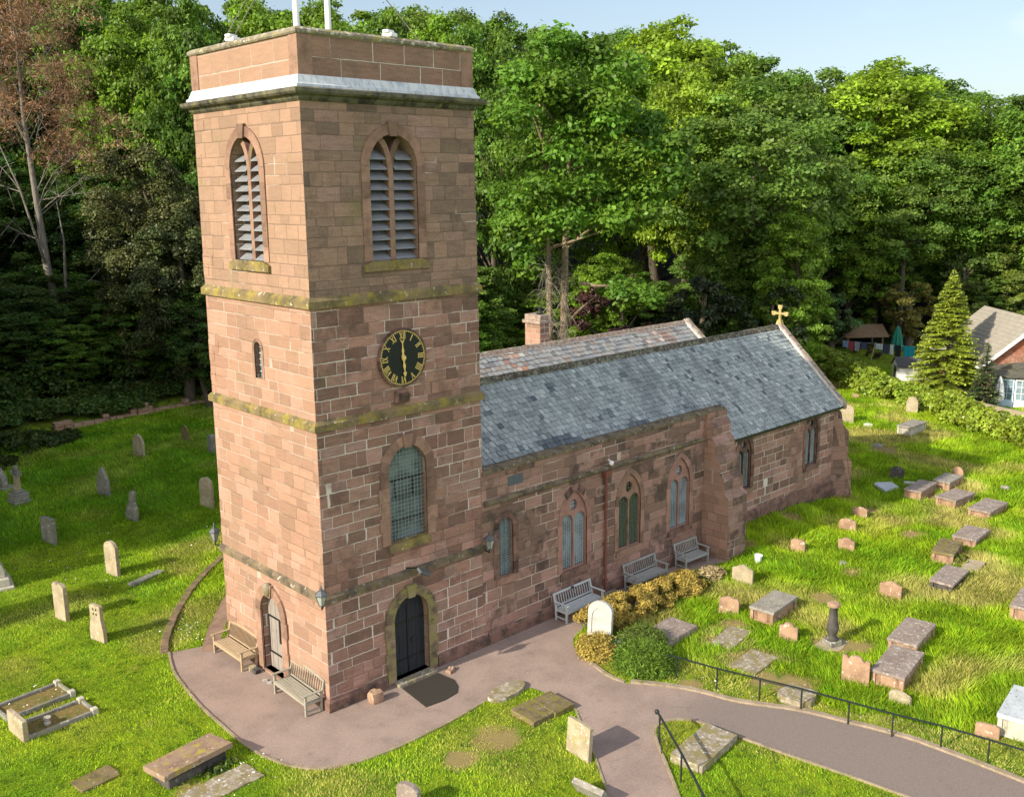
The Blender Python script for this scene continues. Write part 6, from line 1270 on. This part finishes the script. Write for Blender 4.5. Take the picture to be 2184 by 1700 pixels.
s_ = thing('washing_line', 'washing line with a wooden prop across the garden', 'washing line'); a, b = np.array([65.9, 19.9, 1.35]), np.array([66.3, 13.2, 1.45])
m = MB(); m.tube([tuple(a), tuple((a+b)/2+np.array([0, 0, -.05])), tuple(b)], .012, 4); m.build('line', M['white_paint'], s_); m = MB(); m.tube([(65.4, 16.9, 0), (65.9, 16.85, 1.5)], .035, 6); m.build('prop', teak, s_)
for i, (f, w, h, col, nm) in enumerate(((.05, .55, .55, (.25, .35, .55), 'blue shirt'), (.13, .5, .75, (.42, .08, .10), 'dark red cloth'), (.21, .5, .8, (.42, .40, .50), 'pale lilac towel'), (.30, .55, .55, (.08, .10, .2), 'navy cloth'), (.50, .6, .5, (.62, .70, .72), 'pale grey cloth'), (.585, .6, .8, (.06, .08, .13), 'dark navy garment'), (.66, .28, .85, (.75, .75, .75), 'white cloth'), (.74, .5, 1.0, (.03, .032, .04), 'black garment'), (.88, .95, 1.15, (.02, .42, .58), 'turquoise towel'))):
    c0 = a+(b-a)*f; m = MB(); n = 8; vs = []
    for k in range(n+1):
        for zz in (0, 1): y = -w/2+w*k/n; vs += [(-.09+.05*math.sin(k*1.9+i)*zz, -y, -h*zz+.01), (-.075+.05*math.sin(k*1.9+i)*zz, -y, -h*zz+.01)]
    fs = []
    for k in range(n): o_ = 4*k; fs += [(o_, o_+2, o_+6, o_+4), (o_+1, o_+5, o_+7, o_+3), (o_, o_+4, o_+5, o_+1), (o_+2, o_+3, o_+7, o_+6)]
    m.add(vs, fs); tag(m.build('laundry', plain('cloth '+nm, col, .9, 0, .1), None, tuple(c0)), nm+' hanging on the garden washing line', 'laundry', 'laundry on the washing line')
ch_ = thing('wooden_chair', 'wooden folding garden chair beside the turquoise towel', 'chair', (66.9, 13.1, 0), R_(20))
m = MB(); m.box(-.25, .25, -.25, .25, .38, .42); m.build('seat', teak, ch_); m = MB(); m.bar((.25, -.2, .4), (.45, -.2, 1.2), .05); m.bar((.25, .2, .4), (.45, .2, 1.2), .05); m.bar((.3, 0, .6), (.45, 0, 1.15), .3, .02, up=(0, 0, 1)); m.build('backrest', teak, ch_)
for x in (-.2, .2):
    for y in (-.2, .2): m = MB(); m.box(x-.02, x+.02, y-.02, y+.02, 0, .38); m.build('leg', teak, ch_)
# garden boundary walls
def bwall(line, h, label):
    m = MB()
    for (xa, ya), (xb, yb) in zip(line, line[1:]): m.bar((xa, ya, h/2-.1), (xb, yb, h/2-.1), .3, h+.2); m.bar((xa, ya, h+.03), (xb, yb, h+.03), .38, .08)
    tag(m.build('garden_wall', ST['buff']), label, 'wall')
bwall([(58.5, 17.0), (56.2, 14.4), (54.9, 12.4)], 1.0, 'old stone garden wall behind the hedge before the shed'); bwall([(55.0, 11.6), (54.2, 10.0), (53.6, 8.4)], 0.85, 'low garden wall with wire stubs below the white shed')
bwall([(50.6, 2.9), (49.9, 1.4), (49.3, -.4), (48.9, -1.6)], 0.9, 'pale garden wall below the blue french doors')
_cx, _cy = at_depth(2099, 63.5)
fir(_cx, _cy, 4.6, 1.25, 'dark feathery young conifer in front of the house wall', 'garden_conifer', 7, (.06, .11, .055), .8)
bush('garden_shrub', 60.2, 4.9, .8, .8, 2.4, 2600, .2, HEDGE, (.11, .15, .02), 'yellow green leafy shrub by the house gable')
bush('garden_shrub', 52.6, 3.0, .9, .8, .9, 2400, .18, HEDGE, (.09, .14, .04), 'pale leaved shrub beside the blue doors')
bush('garden_shrub', 54.5, 4.6, 1.2, 1.0, 1.5, 3000, .2, LEAF_DARK, (.02, .045, .015), 'dark evergreen shrub in the shade of the house')
for i, (y, x) in enumerate(((19.4, 67.5), (18.0, 67.2), (16.9, 66.6))): bush('climbing_rose', x, y, .35, .35, 1.6 if i < 2 else 1., 700, .16, LEAF, (.12, .11, .07), ('pale flowering bush nearest the shelter left side', 'pale flowering bush before the shelter front', 'dark flowering bush beside the washing prop')[i])
